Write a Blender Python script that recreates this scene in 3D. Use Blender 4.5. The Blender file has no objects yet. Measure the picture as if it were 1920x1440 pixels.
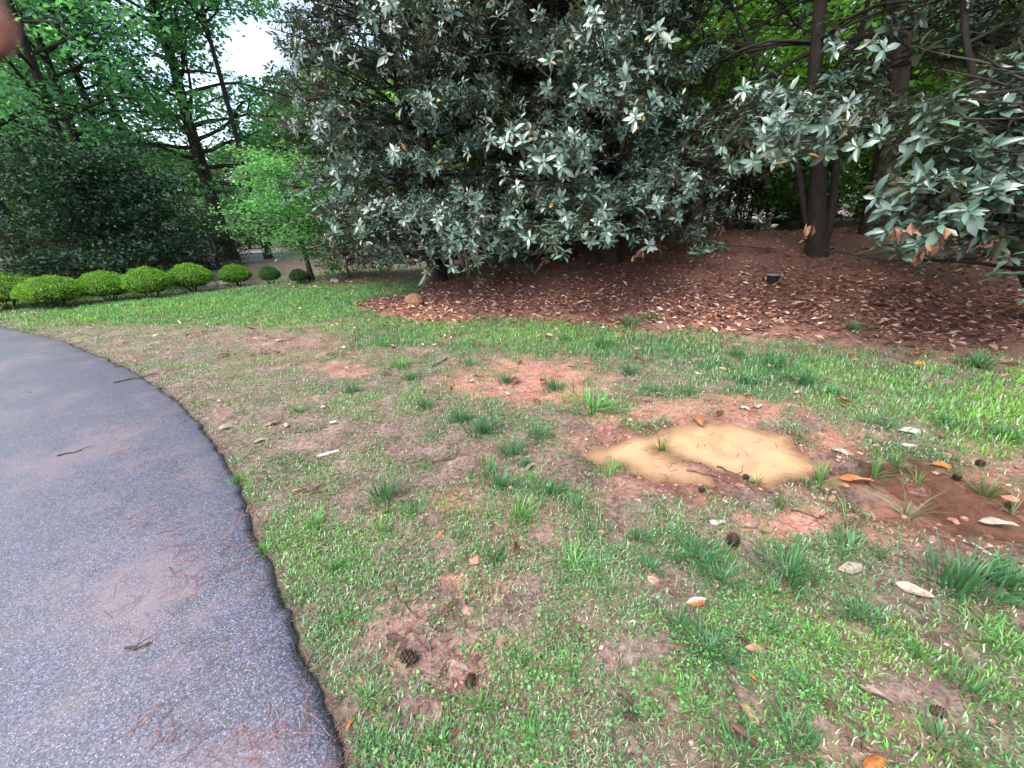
import bpy, math
import numpy as np
from mathutils import Matrix, Vector, Euler

R = math.radians
rng = np.random.default_rng(11)
scene = bpy.context.scene
col = scene.collection

# ------------------------------------------------------------------ camera
F_PX, PITCH, ROLL = 740.0, 22.5, 2.0
CAM = np.array([0.0, 0.0, 1.55])
cam_d = bpy.data.cameras.new('camera')
cam = bpy.data.objects.new('camera', cam_d)
col.objects.link(cam)
cam_d.sensor_width = 36.0
cam_d.lens = 36.0 * F_PX / 1920.0
cam_d.clip_start = 0.01
cam_d.clip_end = 900
cam.location = CAM
cam_m = Matrix.Rotation(R(90 - PITCH), 4, 'X') @ Matrix.Rotation(R(-ROLL), 4, 'Z')
cam.rotation_euler = cam_m.to_euler()
cam_d.dof.use_dof = True
cam_d.dof.focus_distance = 3.2
cam_d.dof.aperture_fstop = 9.0
scene.camera = cam
RIGHT = np.array(cam_m.to_3x3() @ Vector((1, 0, 0)))
UP = np.array(cam_m.to_3x3() @ Vector((0, 1, 0)))
FWD = np.array(cam_m.to_3x3() @ Vector((0, 0, -1)))

# ------------------------------------------------------------------ sky, sun, exposure
SUN_EL, SUN_AZ = 55.0, -140.0
world = bpy.data.worlds.new('World')
scene.world = world
world.use_nodes = True
wn, wl = world.node_tree.nodes, world.node_tree.links
sky = wn.new('ShaderNodeTexSky')
sky.sky_type = 'NISHITA'
sky.sun_disc = False
sky.sun_elevation = R(SUN_EL)
sky.sun_rotation = R(SUN_AZ)
sky.air_density = 1.0
sky.dust_density = 4.0
sky.ozone_density = 1.0
hs = wn.new('ShaderNodeHueSaturation')
hs.inputs['Saturation'].default_value = 0.85
wl.new(sky.outputs[0], hs.inputs['Color'])
wl.new(hs.outputs[0], wn['Background'].inputs['Color'])
wn['Background'].inputs['Strength'].default_value = 0.15
sun_d = bpy.data.lights.new('sun', 'SUN')
sun_d.energy = 0.8
sun_d.angle = R(35)
sun_d.color = (1.0, 1.0, 1.0)
sun = bpy.data.objects.new('sun', sun_d)
col.objects.link(sun)
sd = Vector((math.cos(R(SUN_EL)) * math.sin(R(SUN_AZ)), math.cos(R(SUN_EL)) * math.cos(R(SUN_AZ)), math.sin(R(SUN_EL))))
sun.rotation_euler = sd.to_track_quat('Z', 'Y').to_euler()
scene.view_settings.view_transform = 'Standard'
scene.view_settings.look = 'None'
scene.view_settings.gamma = 1.0
scene.view_settings.use_curve_mapping = False
scene.view_settings.exposure = 1.95
scene.cycles.max_bounces = 8
scene.cycles.diffuse_bounces = 3
scene.cycles.transparent_max_bounces = 8
scene.cycles.use_denoising = True

# ------------------------------------------------------------------ noise
_tab = np.random.default_rng(3).random((256, 256))


def vnoise(x, y, seed=0):
    xi, yi = np.floor(x).astype(int), np.floor(y).astype(int)
    fx, fy = x - xi, y - yi
    fx, fy = fx * fx * (3 - 2 * fx), fy * fy * (3 - 2 * fy)
    a, b = (xi + seed * 37) & 255, (yi + seed * 61) & 255
    a1, b1 = (a + 1) & 255, (b + 1) & 255
    return (_tab[a, b] * (1 - fx) + _tab[a1, b] * fx) * (1 - fy) + (_tab[a, b1] * (1 - fx) + _tab[a1, b1] * fx) * fy


def fbm(x, y, sc, seed=0, octv=4):
    v, amp, tot = 0, 1, 0
    for i in range(octv):
        v = v + amp * vnoise(x * sc * 2 ** i, y * sc * 2 ** i, seed + i)
        tot += amp
        amp *= 0.5
    return v / tot


def sstep(a, b, x):
    t = np.clip((x - a) / (b - a), 0, 1)
    return t * t * (3 - 2 * t)


# ------------------------------------------------------------------ terrain shape
def h_base(x, y):
    s = 0.278 * x + 0.96 * y
    h = 1.02 * sstep(-5, 5, x) * sstep(5.2, 12.3, s)
    h = h + 0.35 * sstep(14, 26, y) * sstep(-22, -8, x) * (1 - sstep(-5, 5, x))
    h = h + 0.22 * np.exp(-(((x + 4.6) / 1.7) ** 2 + ((y - 12.5) / 1.6) ** 2))
    d = np.hypot(x - 1.2, y - 2.4)
    far = sstep(1.5, 5, d)
    h = h + far * (0.05 * (fbm(x, y, 0.5, 5) - 0.5)) + 0.014 * (fbm(x, y, 5, 9) - 0.5)
    return h


def poly_sdf(px, py, P):
    P = np.asarray(P)
    d = np.full(px.shape, 1e9)
    inside = np.zeros(px.shape, bool)
    n = len(P)
    for i in range(n):
        ax, ay = P[i]
        bx, by = P[(i + 1) % n]
        ex, ey = bx - ax, by - ay
        wx, wy = px - ax, py - ay
        t = np.clip((wx * ex + wy * ey) / (ex * ex + ey * ey + 1e-12), 0, 1)
        d = np.minimum(d, np.hypot(wx - ex * t, wy - ey * t))
        c = ((ay > py) != (by > py)) & (px < (bx - ax) * (py - ay) / ((by - ay) + 1e-12) + ax)
        inside ^= c
    return np.where(inside, -d, d)


_T = np.geomspace(0.4, 90, 3000)


def pixdir(u, v):
    return RIGHT * (u - 960) / F_PX - UP * (v - 720) / F_PX + FWD


def at(u, v, hf=None):
    """ground point seen at a photograph pixel"""
    d = pixdir(u, v)
    p = CAM[None] + d[None] * _T[:, None]
    z = (hf or h_base)(p[:, 0], p[:, 1])
    k = np.argmax(p[:, 2] < z)
    if k == 0:
        k = 2999
    q = p[k]
    return np.array([q[0], q[1], (hf or h_base)(q[0:1], q[1:2])[0]])


def at_y(u, v, Y):
    d = pixdir(u, v)
    return CAM + d * (Y / d[1])


def world2pix(x, y, z):
    dx, dy, dz = x - CAM[0], y - CAM[1], z - CAM[2]
    w = dx * FWD[0] + dy * FWD[1] + dz * FWD[2]
    a = dx * RIGHT[0] + dy * RIGHT[1] + dz * RIGHT[2]
    b = dx * UP[0] + dy * UP[1] + dz * UP[2]
    ok = w > 0.15
    w = np.where(ok, w, 1.0)
    return np.where(ok, 960 + F_PX * a / w, -9999), np.where(ok, 720 - F_PX * b / w, -9999), np.where(ok, w, -1)


PUD = np.array([at(u, v)[:2] for u, v in [(1085, 850), (1120, 828), (1180, 808), (1235, 798), (1300, 788), (1370, 790), (1430, 803),
      (1485, 812), (1500, 835), (1530, 860), (1545, 890), (1512, 906), (1450, 918), (1390, 915), (1340, 922), (1270, 925), (1215, 907), (1170, 880), (1110, 868)]])
WET = np.array([at(u, v)[:2] for u, v in [(1540, 868), (1600, 850), (1690, 845), (1800, 872), (1910, 915), (1990, 960), (1990, 1050), (1900, 1035), (1800, 1012), (1690, 990), (1600, 965), (1545, 925)]])
ISL = [at(u, v)[:2] for u, v in [(1235, 842), (1300, 868), (1385, 905)]]
PATH_PX = [(700, 1560), (652, 1440), (612, 1345), (578, 1270), (520, 1105), (472, 980), (432, 890), (382, 800), (312, 735), (232, 688), (120, 641), (0, 612), (-70, 601)]
PATH_EDGE = [at(u, v)[:2] for u, v in PATH_PX]
PATH_EDGE = [np.array([-0.15, -1.2]), np.array([-0.2, -0.3])] + PATH_EDGE[1:] + [np.array([-11.5, 6.2]), np.array([-15.5, 5.4]), np.array([-20, 3.5])]
PATH_POLY = np.array(PATH_EDGE + [np.array([-20, -6]), np.array([-3, -8])])
WATER_Z = -0.016


def seg_d(x, y, a, b):
    e = b - a
    t = np.clip(((x - a[0]) * e[0] + (y - a[1]) * e[1]) / (e @ e), 0, 1)
    return np.hypot(x - a[0] - e[0] * t, y - a[1] - e[1] * t)


def height(x, y):
    x, y = np.asarray(x, float), np.asarray(y, float)
    h = h_base(x, y)
    near = (np.abs(x - 1.4) < 2.6) & (np.abs(y - 2.2) < 1.8)
    if near.any():
        xs, ys = x[near], y[near]
        wob = 0.10 * (fbm(xs, ys, 5, 21) - 0.5) + 0.09 * (fbm(xs, ys, 14, 22) - 0.5)
        s = poly_sdf(xs, ys, PUD) + wob
        dh = -0.065 * sstep(0.05, -0.24, s) + 0.05 * (fbm(xs, ys, 4.5, 23) - 0.56) * sstep(0.05, -0.1, s)
        di = np.minimum(seg_d(xs, ys, ISL[0], ISL[1]), seg_d(xs, ys, ISL[1], ISL[2])) + wob * 0.6
        dh = dh + 0.056 * np.exp(-(di / 0.085) ** 2) * sstep(0.1, -0.02, s)
        s2 = poly_sdf(xs, ys, WET) + wob * 1.5
        dh = dh - 0.019 * sstep(0.06, -0.14, s2) + 0.034 * (fbm(xs, ys, 9, 31) - 0.5) * sstep(0.3, 0.0, np.minimum(s, s2))
        h[near] += dh
    pn = (x < 1.0) & (y < 14)
    if pn.any():
        s = poly_sdf(x[pn], y[pn], PATH_POLY)
        h[pn] = np.where(s < 0.1, np.minimum(h[pn], -0.012 - 0.03 * sstep(0.04, -0.1, s)) * sstep(0.1, 0.02, s) + h[pn] * (1 - sstep(0.1, 0.02, s)), h[pn])
    return h


def gp(u, v):
    p = at(u, v)
    p[2] = height(p[0:1], p[1:2])[0]
    return p


# ------------------------------------------------------------------ region masks (what grows where)
def blobs(u, v, base, L, wob):
    g = base
    for (cu, cv, ru, rv, val) in L:
        d = np.sqrt(((u - cu) / ru) ** 2 + ((v - cv) / rv) ** 2) + wob
        w = 1 - sstep(0.6, 1.15, d)
        g = g * (1 - w) + val * w
    return g


GRASS = [(300, 585, 520, 45, .85), (620, 565, 170, 45, 1), (100, 605, 260, 16, .9), (330, 645, 260, 40, .36), (480, 690, 160, 40, .45),
         (560, 641, 105, 15, .08), (950, 612, 330, 36, .95), (1100, 650, 260, 34, .85), (760, 628, 120, 26, .9),
         (640, 690, 60, 14, .08), (1010, 712, 140, 46, .06), (830, 690, 130, 26, .4),
         (1450, 700, 190, 46, .9), (1720, 735, 260, 78, .9), (1860, 785, 160, 66, 1), (1620, 655, 220, 26, .6),
         (1340, 770, 200, 30, .25), (1310, 855, 260, 78, .02), (1770, 955, 260, 80, .05), (1560, 880, 90, 60, .05), (1500, 985, 150, 32, .12), (1560, 820, 80, 30, .4), (1680, 825, 90, 22, .5),
         (800, 850, 150, 40, .12), (590, 820, 130, 45, .22), (470, 800, 90, 60, .25), (1010, 860, 60, 60, .25), (880, 930, 60, 40, .3),
         (800, 1190, 130, 110, .10), (760, 1080, 120, 50, .35), (930, 1090, 70, 50, .25), (960, 1240, 90, 60, .4), (1170, 1160, 70, 40, .4),
         (1600, 1250, 380, 130, .75), (1800, 1130, 180, 70, .8), (1380, 1080, 120, 60, .65), (1660, 1390, 170, 50, .25), (1380, 1330, 60, 50, .3),
         (600, 1060, 130, 120, .7), (450, 900, 30, 40, .6), (520, 1080, 24, 60, .7), (580, 1240, 24, 60, .6), (390, 800, 40, 20, .4), (1000, 940, 120, 60, .75), (880, 790, 120, 50, .6)]
LONG = [(300, 568, 560, 40, .75), (640, 560, 160, 42, .75), (950, 612, 330, 34, .5), (1120, 648, 260, 30, .6), (1450, 700, 200, 44, .65), (1720, 735, 260, 60, .4), (1860, 790, 160, 66, .5), (760, 628, 120, 24, .5)]
CLAY = [(1010, 712, 170, 52, 1), (560, 641, 125, 20, 1), (640, 690, 70, 16, .6), (1340, 772, 230, 36, 1), (1560, 830, 120, 40, .9), (1500, 985, 160, 40, 1), (1770, 955, 280, 90, .8), (1850, 860, 130, 40, .7),
        (870, 940, 60, 30, .8), (1450, 600, 500, 50, .75), (1750, 640, 300, 40, .6), (900, 1095, 90, 40, .7), (800, 1190, 130, 100, .35), (960, 1260, 120, 60, .6), (1310, 855, 270, 85, .8), (1640, 1400, 160, 50, .4), (960, 950, 100, 120, .3), (590, 640, 250, 40, .3)]
YELLOW = [(1600, 1250, 380, 150, 1), (1860, 770, 170, 80, 1), (1650, 730, 200, 60, .6), (300, 590, 500, 40, .5), (950, 615, 250, 30, .6)]


def masks(x, y, z):
    u, v, w = world2pix(x, y, z)
    wob = 0.8 * (fbm(x, y, 2.2, 40) - 0.5) + 1.3 * (fbm(x, y, 6.5, 41) - 0.5)
    s = 0.278 * x + 0.96 * y
    edge = 6.1 - 0.45 * sstep(1.0, 6.0, x) + 0.5 * sstep(-2.0, -4.5, x) * 4 + 0.8 * (fbm(x, y, 0.9, 44) - 0.5)
    mul = sstep(edge - 0.35, edge + 0.15, s) * sstep(-3.9, -2.9, x + 0.9 * (fbm(x, y, 1, 45) - 0.5))
    mul = np.where((y > 9.0) & (x < -0.9 - 0.9), mul * sstep(-2.4, -1.6, x), mul)
    bed = np.exp(-(((x + 4.6) / 1.9) ** 2 + ((y - 12.3) / 1.7) ** 2) ** 2)
    mul = np.maximum(mul, bed)
    g = np.clip(blobs(u, v, 0.43 + 1.5 * (fbm(x, y, 2.1, 50) - 0.5), GRASS, wob), 0, 1)
    g = g * np.clip(2.9 * fbm(x, y, 6, 52) - 0.6, 0.05, 1.6)
    lg = blobs(u, v, 0.0, LONG, wob)
    cl = np.clip(blobs(u, v, 0.10, CLAY, wob) * (0.35 + 1.2 * fbm(x, y, 3.5, 54)), 0, 1)
    ye = blobs(u, v, 0.25, YELLOW, wob)
    g = np.maximum(g, np.clip(lg, 0, 1) * np.clip(2.6 * fbm(x, y, 3.2, 57) - 0.65, 0.08, 1.1))
    g = np.clip(g, 0, 1) * (1 - mul)
    front = mul * (1 - sstep(edge + 0.1, edge + 1.1, s)) * (x > -2.5)
    cl = np.maximum(cl, front * 0.9)
    mul = mul * (1 - 0.6 * front * (0.3 + fbm(x, y, 5, 58)))
    return g, lg, cl, mul, ye


# ------------------------------------------------------------------ materials
def new_mat(name):
    m = bpy.data.materials.new(name)
    m.use_nodes = True
    nt = m.node_tree
    return m, nt.nodes, nt.links, nt.nodes['Principled BSDF']


def noise_node(n, scale, detail=6, rough=0.6, vec=None, l=None):
    t = n.new('ShaderNodeTexNoise')
    t.inputs['Scale'].default_value = scale
    t.inputs['Detail'].default_value = detail
    t.inputs['Roughness'].default_value = rough
    if vec is not None:
        l.new(vec, t.inputs['Vector'])
    return t


def ramp(n, l, fac, stops):
    r = n.new('ShaderNodeValToRGB')
    e = r.color_ramp.elements
    while len(e) < len(stops):
        e.new(0.5)
    for i, (p, c) in enumerate(stops):
        e[i].position = p
        e[i].color = (*c, 1)
    l.new(fac, r.inputs[0])
    return r.outputs[0]


def mixc(n, l, fac, a, b, mode='MIX'):
    m = n.new('ShaderNodeMix')
    m.data_type = 'RGBA'
    m.blend_type = mode
    for sock, v in ((m.inputs[0], fac), (m.inputs[6], a), (m.inputs[7], b)):
        if isinstance(v, (int, float)):
            sock.default_value = v
        elif isinstance(v, tuple):
            sock.default_value = (*v, 1)
        else:
            l.new(v, sock)
    return m.outputs[2]


def mathn(n, l, op, a, b=None, clamp=False):
    m = n.new('ShaderNodeMath')
    m.operation = op
    m.use_clamp = clamp
    for i, v in enumerate((a, b)):
        if v is None:
            continue
        if isinstance(v, (int, float)):
            m.inputs[i].default_value = v
        else:
            l.new(v, m.inputs[i])
    return m.outputs[0]


def bump(n, l, hsock, strength, dist, prev=None):
    b = n.new('ShaderNodeBump')
    b.inputs['Strength'].default_value = strength
    b.inputs['Distance'].default_value = dist
    l.new(hsock, b.inputs['Height'])
    if prev is not None:
        l.new(prev, b.inputs['Normal'])
    return b.outputs[0]


def attr(n, name):
    a = n.new('ShaderNodeAttribute')
    a.attribute_name = name
    return a


def leaf_mat(name, rough=0.45, trans=0.3, spec=0.5, back=None, tcol=(1.5, 1.6, 0.6), coat=0.0, mottle=0):
    m, n, l, b = new_mat(name)
    c = attr(n, 'col').outputs['Color']
    if mottle:
        t_ = noise_node(n, mottle, 6, 0.7, n.new('ShaderNodeTexCoord').outputs['Object'], l)
        t_.noise_dimensions = '3D'
        c = mixc(n, l, 1.0, c, ramp(n, l, t_.outputs['Fac'], [(0.3, (0.35, 0.33, 0.32)), (0.5, (0.95, 0.95, 0.95)), (0.75, (1.35, 1.35, 1.35))]), 'MULTIPLY')
    if back is not None:
        g = n.new('ShaderNodeNewGeometry')
        c = mixc(n, l, g.outputs['Backfacing'], c, back)
    l.new(c, b.inputs['Base Color'])
    b.inputs['Roughness'].default_value = rough
    b.inputs['Specular IOR Level'].default_value = spec
    b.inputs['Coat Weight'].default_value = coat
    b.inputs['Coat Roughness'].default_value = 0.25
    if trans > 0:
        t = n.new('ShaderNodeBsdfTranslucent')
        tc = mixc(n, l, 1.0, c, tcol, 'MULTIPLY')
        l.new(tc, t.inputs['Color'])
        mx = n.new('ShaderNodeMixShader')
        mx.inputs[0].default_value = trans
        l.new(b.outputs[0], mx.inputs[1])
        l.new(t.outputs[0], mx.inputs[2])
        l.new(mx.outputs[0], n['Material Output'].inputs['Surface'])
    return m


def simple_mat(name, c1, c2, scale=8, rough=0.8, bs=0.5, bd=0.01, stretch=None, spec=0.3):
    m, n, l, b = new_mat(name)
    tc = n.new('ShaderNodeTexCoord')
    v = tc.outputs['Object']
    if stretch:
        mp = n.new('ShaderNodeMapping')
        mp.inputs['Scale'].default_value = stretch
        l.new(v, mp.inputs['Vector'])
        v = mp.outputs[0]
    t = noise_node(n, scale, 8, 0.65, v, l)
    l.new(ramp(n, l, t.outputs['Fac'], [(0.3, c1), (0.7, c2)]), b.inputs['Base Color'])
    b.inputs['Roughness'].default_value = rough
    b.inputs['Specular IOR Level'].default_value = spec
    l.new(bump(n, l, t.outputs['Fac'], bs, bd), b.inputs['Normal'])
    return m


MAG = leaf_mat('magnolia_leaf', rough=0.42, trans=0.08, spec=0.9, back=(0.060, 0.066, 0.036), coat=0.3)
DEC = leaf_mat('broad_leaf', rough=0.5, trans=0.55, spec=0.4)
DARKLEAF = leaf_mat('dark_leaf', rough=0.55, trans=0.2, spec=0.25)
BUSHLEAF = leaf_mat('bush_leaf', rough=0.5, trans=0.35, spec=0.35)
GRASSM = leaf_mat('grass_blade', rough=0.5, trans=0.35, spec=0.35)
DRYONE = leaf_mat('single_dry_leaf', rough=0.5, trans=0.1, spec=0.35, tcol=(1.3, 1.0, 0.7), mottle=5)
DRYLEAF = leaf_mat('dry_leaf', rough=0.5, trans=0.1, spec=0.35, tcol=(1.3, 1.0, 0.7), mottle=70)
NEEDLE = leaf_mat('needle', rough=0.6, trans=0.0)
BARK = simple_mat('bark', (0.018, 0.014, 0.012), (0.075, 0.058, 0.046), 9, 0.9, 0.9, 0.03, (1, 1, 0.18))
BARKD = simple_mat('dark_bark', (0.012, 0.010, 0.009), (0.045, 0.036, 0.03), 12, 0.85, 0.7, 0.015, (1, 1, 0.4))
BARKP = simple_mat('pale_bark', (0.06, 0.05, 0.042), (0.16, 0.135, 0.115), 9, 0.9, 0.9, 0.03, (1, 1, 0.15))
STICK = simple_mat('stick_bark', (0.02, 0.014, 0.011), (0.10, 0.065, 0.045), 30, 0.8, 0.4, 0.002)
ROCKR = simple_mat('red_rock', (0.10, 0.05, 0.03), (0.24, 0.13, 0.08), 7, 0.85, 0.8, 0.02)
ROCKG = simple_mat('grey_rock', (0.10, 0.09, 0.085), (0.33, 0.30, 0.28), 9, 0.85, 0.8, 0.02)
CONE = simple_mat('pine_cone', (0.025, 0.016, 0.012), (0.11, 0.07, 0.05), 60, 0.8, 0.4, 0.002)
BLACKP = simple_mat('black_plastic', (0.012, 0.012, 0.014), (0.02, 0.02, 0.022), 20, 0.4, 0.1, 0.002)
GREYP = simple_mat('grey_cap', (0.10, 0.11, 0.12), (0.2, 0.21, 0.22), 20, 0.5, 0.1, 0.002)
POLEM = simple_mat('black_metal', (0.010, 0.010, 0.010), (0.022, 0.022, 0.022), 20, 0.5, 0.1, 0.002)


def ground_material():
    m, n, l, b = new_mat('lawn_soil')
    tc = n.new('ShaderNodeTexCoord').outputs['Object']
    a = attr(n, 'mask')
    sep = n.new('ShaderNodeSeparateColor')
    l.new(a.outputs['Color'], sep.inputs[0])
    wet = a.outputs['Alpha']
    n1 = noise_node(n, 3.5, 10, 0.7, tc, l).outputs['Fac']
    n2 = noise_node(n, 28, 8, 0.7, tc, l).outputs['Fac']
    n3 = noise_node(n, 110, 4, 0.6, tc, l).outputs['Fac']
    mixn = mathn(n, l, 'ADD', mathn(n, l, 'MULTIPLY', n1, 0.55), mathn(n, l, 'MULTIPLY', n2, 0.45))
    soil = ramp(n, l, mixn, [(0.34, (0.022, 0.016, 0.014)), (0.45, (0.085, 0.060, 0.052)), (0.55, (0.190, 0.134, 0.117)), (0.68, (0.33, 0.25, 0.225))])
    clay = ramp(n, l, mixn, [(0.33, (0.10, 0.044, 0.032)), (0.47, (0.29, 0.130, 0.093)), (0.65, (0.45, 0.245, 0.19))])
    mulch = ramp(n, l, n2, [(0.3, (0.016, 0.009, 0.008)), (0.5, (0.12, 0.060, 0.050)), (0.7, (0.34, 0.175, 0.145))])
    mossy = ramp(n, l, n2, [(0.3, (0.035, 0.042, 0.018)), (0.55, (0.085, 0.105, 0.04)), (0.75, (0.17, 0.17, 0.08))])
    gf = mathn(n, l, 'MULTIPLY', sep.outputs['Red'], mathn(n, l, 'MULTIPLY', n2, 1.5), True)
    c = mixc(n, l, sep.outputs['Green'], soil, clay)
    c = mixc(n, l, gf, c, mossy)
    c = mixc(n, l, sep.outputs['Blue'], c, mulch)
    c = mixc(n, l, wet, c, mixc(n, l, 1.0, c, (0.62, 0.59, 0.59), 'MULTIPLY'))
    l.new(c, b.inputs['Base Color'])
    rr = n.new('ShaderNodeMapRange')
    l.new(wet, rr.inputs[0])
    rr.inputs[3].default_value = 0.78
    rr.inputs[4].default_value = 0.2
    l.new(rr.outputs[0], b.inputs['Roughness'])
    b.inputs['Specular IOR Level'].default_value = 0.4
    nb = bump(n, l, n3, 0.5, 0.004, bump(n, l, n2, 0.7, 0.018))
    l.new(nb, b.inputs['Normal'])
    return m


def asphalt_material():
    m, n, l, b = new_mat('wet_asphalt')
    tc = n.new('ShaderNodeTexCoord').outputs['Object']
    v = n.new('ShaderNodeTexVoronoi')
    v.inputs['Scale'].default_value = 160
    l.new(tc, v.inputs['Vector'])
    v2 = n.new('ShaderNodeTexVoronoi')
    v2.inputs['Scale'].default_value = 95
    l.new(tc, v2.inputs['Vector'])
    big = noise_node(n, 1.3, 9, 0.72, tc, l).outputs['Fac']
    fine = noise_node(n, 160, 4, 0.7, tc, l).outputs['Fac']
    sp = n.new('ShaderNodeSeparateColor')
    l.new(v.outputs['Color'], sp.inputs[0])
    tone = mathn(n, l, 'ADD', mathn(n, l, 'MULTIPLY', sp.outputs[2], 0.62), mathn(n, l, 'MULTIPLY', fine, 0.42))
    base = ramp(n, l, tone, [(0.25, (0.010, 0.010, 0.015)), (0.5, (0.032, 0.030, 0.050)), (0.8, (0.096, 0.090, 0.145))])
    stone = mathn(n, l, 'MULTIPLY', mathn(n, l, 'GREATER_THAN', sp.outputs[0], 0.90), mathn(n, l, 'LESS_THAN', v.outputs['Distance'], 0.36))
    sp2 = n.new('ShaderNodeSeparateColor')
    l.new(v2.outputs['Color'], sp2.inputs[0])
    stone2 = mathn(n, l, 'MULTIPLY', mathn(n, l, 'GREATER_THAN', sp2.outputs[1], 0.94), mathn(n, l, 'LESS_THAN', v2.outputs['Distance'], 0.24))
    c = mixc(n, l, mathn(n, l, 'MAXIMUM', stone, stone2), base, (0.26, 0.26, 0.27))
    silt = mathn(n, l, 'MULTIPLY', ramp(n, l, big, [(0.5, (0, 0, 0)), (0.68, (1, 1, 1))]), mathn(n, l, 'ADD', mathn(n, l, 'MULTIPLY', attr(n, 'silt').outputs['Fac'], 0.75), 0.05))
    c = mixc(n, l, silt, c, (0.15, 0.100, 0.105))
    l.new(c, b.inputs['Base Color'])
    l.new(ramp(n, l, big, [(0.3, (0.48,) * 3), (0.7, (0.60,) * 3)]), b.inputs['Roughness'])
    b.inputs['Specular IOR Level'].default_value = 0.8
    b.inputs['Coat Weight'].default_value = 0.9
    b.inputs['Coat Roughness'].default_value = 0.55
    hb = mathn(n, l, 'ADD', v.outputs['Distance'], mathn(n, l, 'MULTIPLY', fine, 0.6))
    l.new(bump(n, l, hb, 0.3, 0.003), b.inputs['Normal'])
    return m


def water_material(name, a0, a1, a2, lo, hi):
    m, n, l, b = new_mat(name)
    tc = n.new('ShaderNodeTexCoord').outputs['Object']
    d = attr(n, 'depth').outputs['Fac']
    nz = noise_node(n, 5, 8, 0.65, tc, l).outputs['Fac']
    b.inputs['Base Color'].default_value = (0.60, 0.33, 0.13, 1)
    l.new(ramp(n, l, nz, [(0.35, lo), (0.65, hi)]), b.inputs['Base Color'])
    b.inputs['Roughness'].default_value = 0.02
    b.inputs['IOR'].default_value = 1.6
    tr = n.new('ShaderNodeBsdfTransparent')
    tr.inputs[0].default_value = (0.93, 0.89, 0.85, 1)
    gl = n.new('ShaderNodeBsdfGlossy')
    gl.inputs['Roughness'].default_value = 0.04
    fr = n.new('ShaderNodeFresnel')
    fr.inputs[0].default_value = 1.33
    thin = n.new('ShaderNodeMixShader')
    l.new(fr.outputs[0], thin.inputs[0])
    l.new(tr.outputs[0], thin.inputs[1])
    l.new(gl.outputs[0], thin.inputs[2])
    mx = n.new('ShaderNodeMixShader')
    dd = mathn(n, l, 'MULTIPLY', d, mathn(n, l, 'ADD', mathn(n, l, 'MULTIPLY', nz, 0.5), 0.75))
    l.new(ramp(n, l, dd, [(0.0, (a0,) * 3), (0.35, (a1,) * 3), (0.85, (a2,) * 3)]), mx.inputs[0])
    l.new(thin.outputs[0], mx.inputs[1])
    l.new(b.outputs[0], mx.inputs[2])
    l.new(mx.outputs[0], n['Material Output'].inputs['Surface'])
    return m


# ------------------------------------------------------------------ mesh helpers
class Geo:
    def __init__(self):
        self.v, self.c, self.f, self.n = [], [], [], 0

    def add(self, verts, faces, colr=(0.5, 0.5, 0.5), mat=0, smooth=False):
        verts = np.asarray(verts, float).reshape(-1, 3)
        self.v.append(verts)
        cc = np.empty((len(verts), 4))
        cc[:, 3] = 1
        cc[:, :3] = colr
        self.c.append(cc)
        for f in (faces if isinstance(faces, (list, tuple)) else [faces]):
            self.f.append((np.asarray(f, int) + self.n, mat, smooth))
        self.n += len(verts)

    def batch(self, tv, tf, M, P, colr, mat=0, smooth=False, vshade=None):
        """copies of a small template: M (N,3,3), P (N,3), colr (N,3)"""
        N, k = len(P), len(tv)
        if N == 0:
            return
        V = np.einsum('nij,kj->nki', M, tv) + P[:, None]
        C = np.repeat(np.asarray(colr, float)[:, None, :], k, 1)
        if vshade is not None:
            C = C * vshade[None, :, None]
        off = (np.arange(N) * k)[:, None, None]
        self.add(V.reshape(-1, 3), [(np.asarray(f)[None] + off).reshape(-1, len(f[0])) for f in tf], C.reshape(-1, 3), mat, smooth)

    def mesh(self, name, mats):
        me = bpy.data.meshes.new(name)
        V = np.concatenate(self.v)
        me.vertices.add(len(V))
        me.vertices.foreach_set('co', V.astype(np.float32).ravel())
        loops = np.concatenate([f.ravel() for f, _, _ in self.f])
        tot = np.concatenate([np.full(len(f), f.shape[1]) for f, _, _ in self.f])
        mi = np.concatenate([np.full(len(f), m) for f, m, _ in self.f])
        sm = np.concatenate([np.full(len(f), s) for f, _, s in self.f])
        me.loops.add(len(loops))
        me.loops.foreach_set('vertex_index', loops.astype(np.int32))
        me.polygons.add(len(tot))
        me.polygons.foreach_set('loop_start', np.concatenate([[0], np.cumsum(tot)[:-1]]).astype(np.int32))
        me.polygons.foreach_set('material_index', mi.astype(np.int32))
        me.polygons.foreach_set('use_smooth', sm.astype(bool))
        for m in mats:
            me.materials.append(m)
        a = me.attributes.new('col', 'FLOAT_COLOR', 'POINT')
        a.data.foreach_set('color', np.concatenate(self.c).astype(np.float32).ravel())
        me.update(calc_edges=True)
        return me


def link(name, me, parent=None, loc=None):
    o = bpy.data.objects.new(name, me)
    col.objects.link(o)
    if parent is not None:
        o.parent = parent
    if loc is not None:
        o.location = loc
    return o


def tag(o, label=None, cat=None, group=None, kind=None):
    if label:
        assert 4 <= len(label.split()) <= 16, label
        o['label'] = label
    if cat:
        o['category'] = cat
    if group:
        o['group'] = group
    if kind:
        o['kind'] = kind
    return o


def empty(name, loc, label, cat, group=None):
    o = bpy.data.objects.new(name, None)
    col.objects.link(o)
    o.location = loc
    o.empty_display_size = 0.2
    return tag(o, label, cat, group)


def copy_tree(o, loc, rz, sc, label=None):
    c = o.copy()
    col.objects.link(c)
    c.location = loc
    c.rotation_euler = (0, 0, rz)
    c.scale = sc if hasattr(sc, '__len__') else (sc, sc, sc)
    if label:
        c['label'] = label
    for ch in list(o.children):
        k = ch.copy()
        col.objects.link(k)
        k.parent = c
    return c


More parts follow.
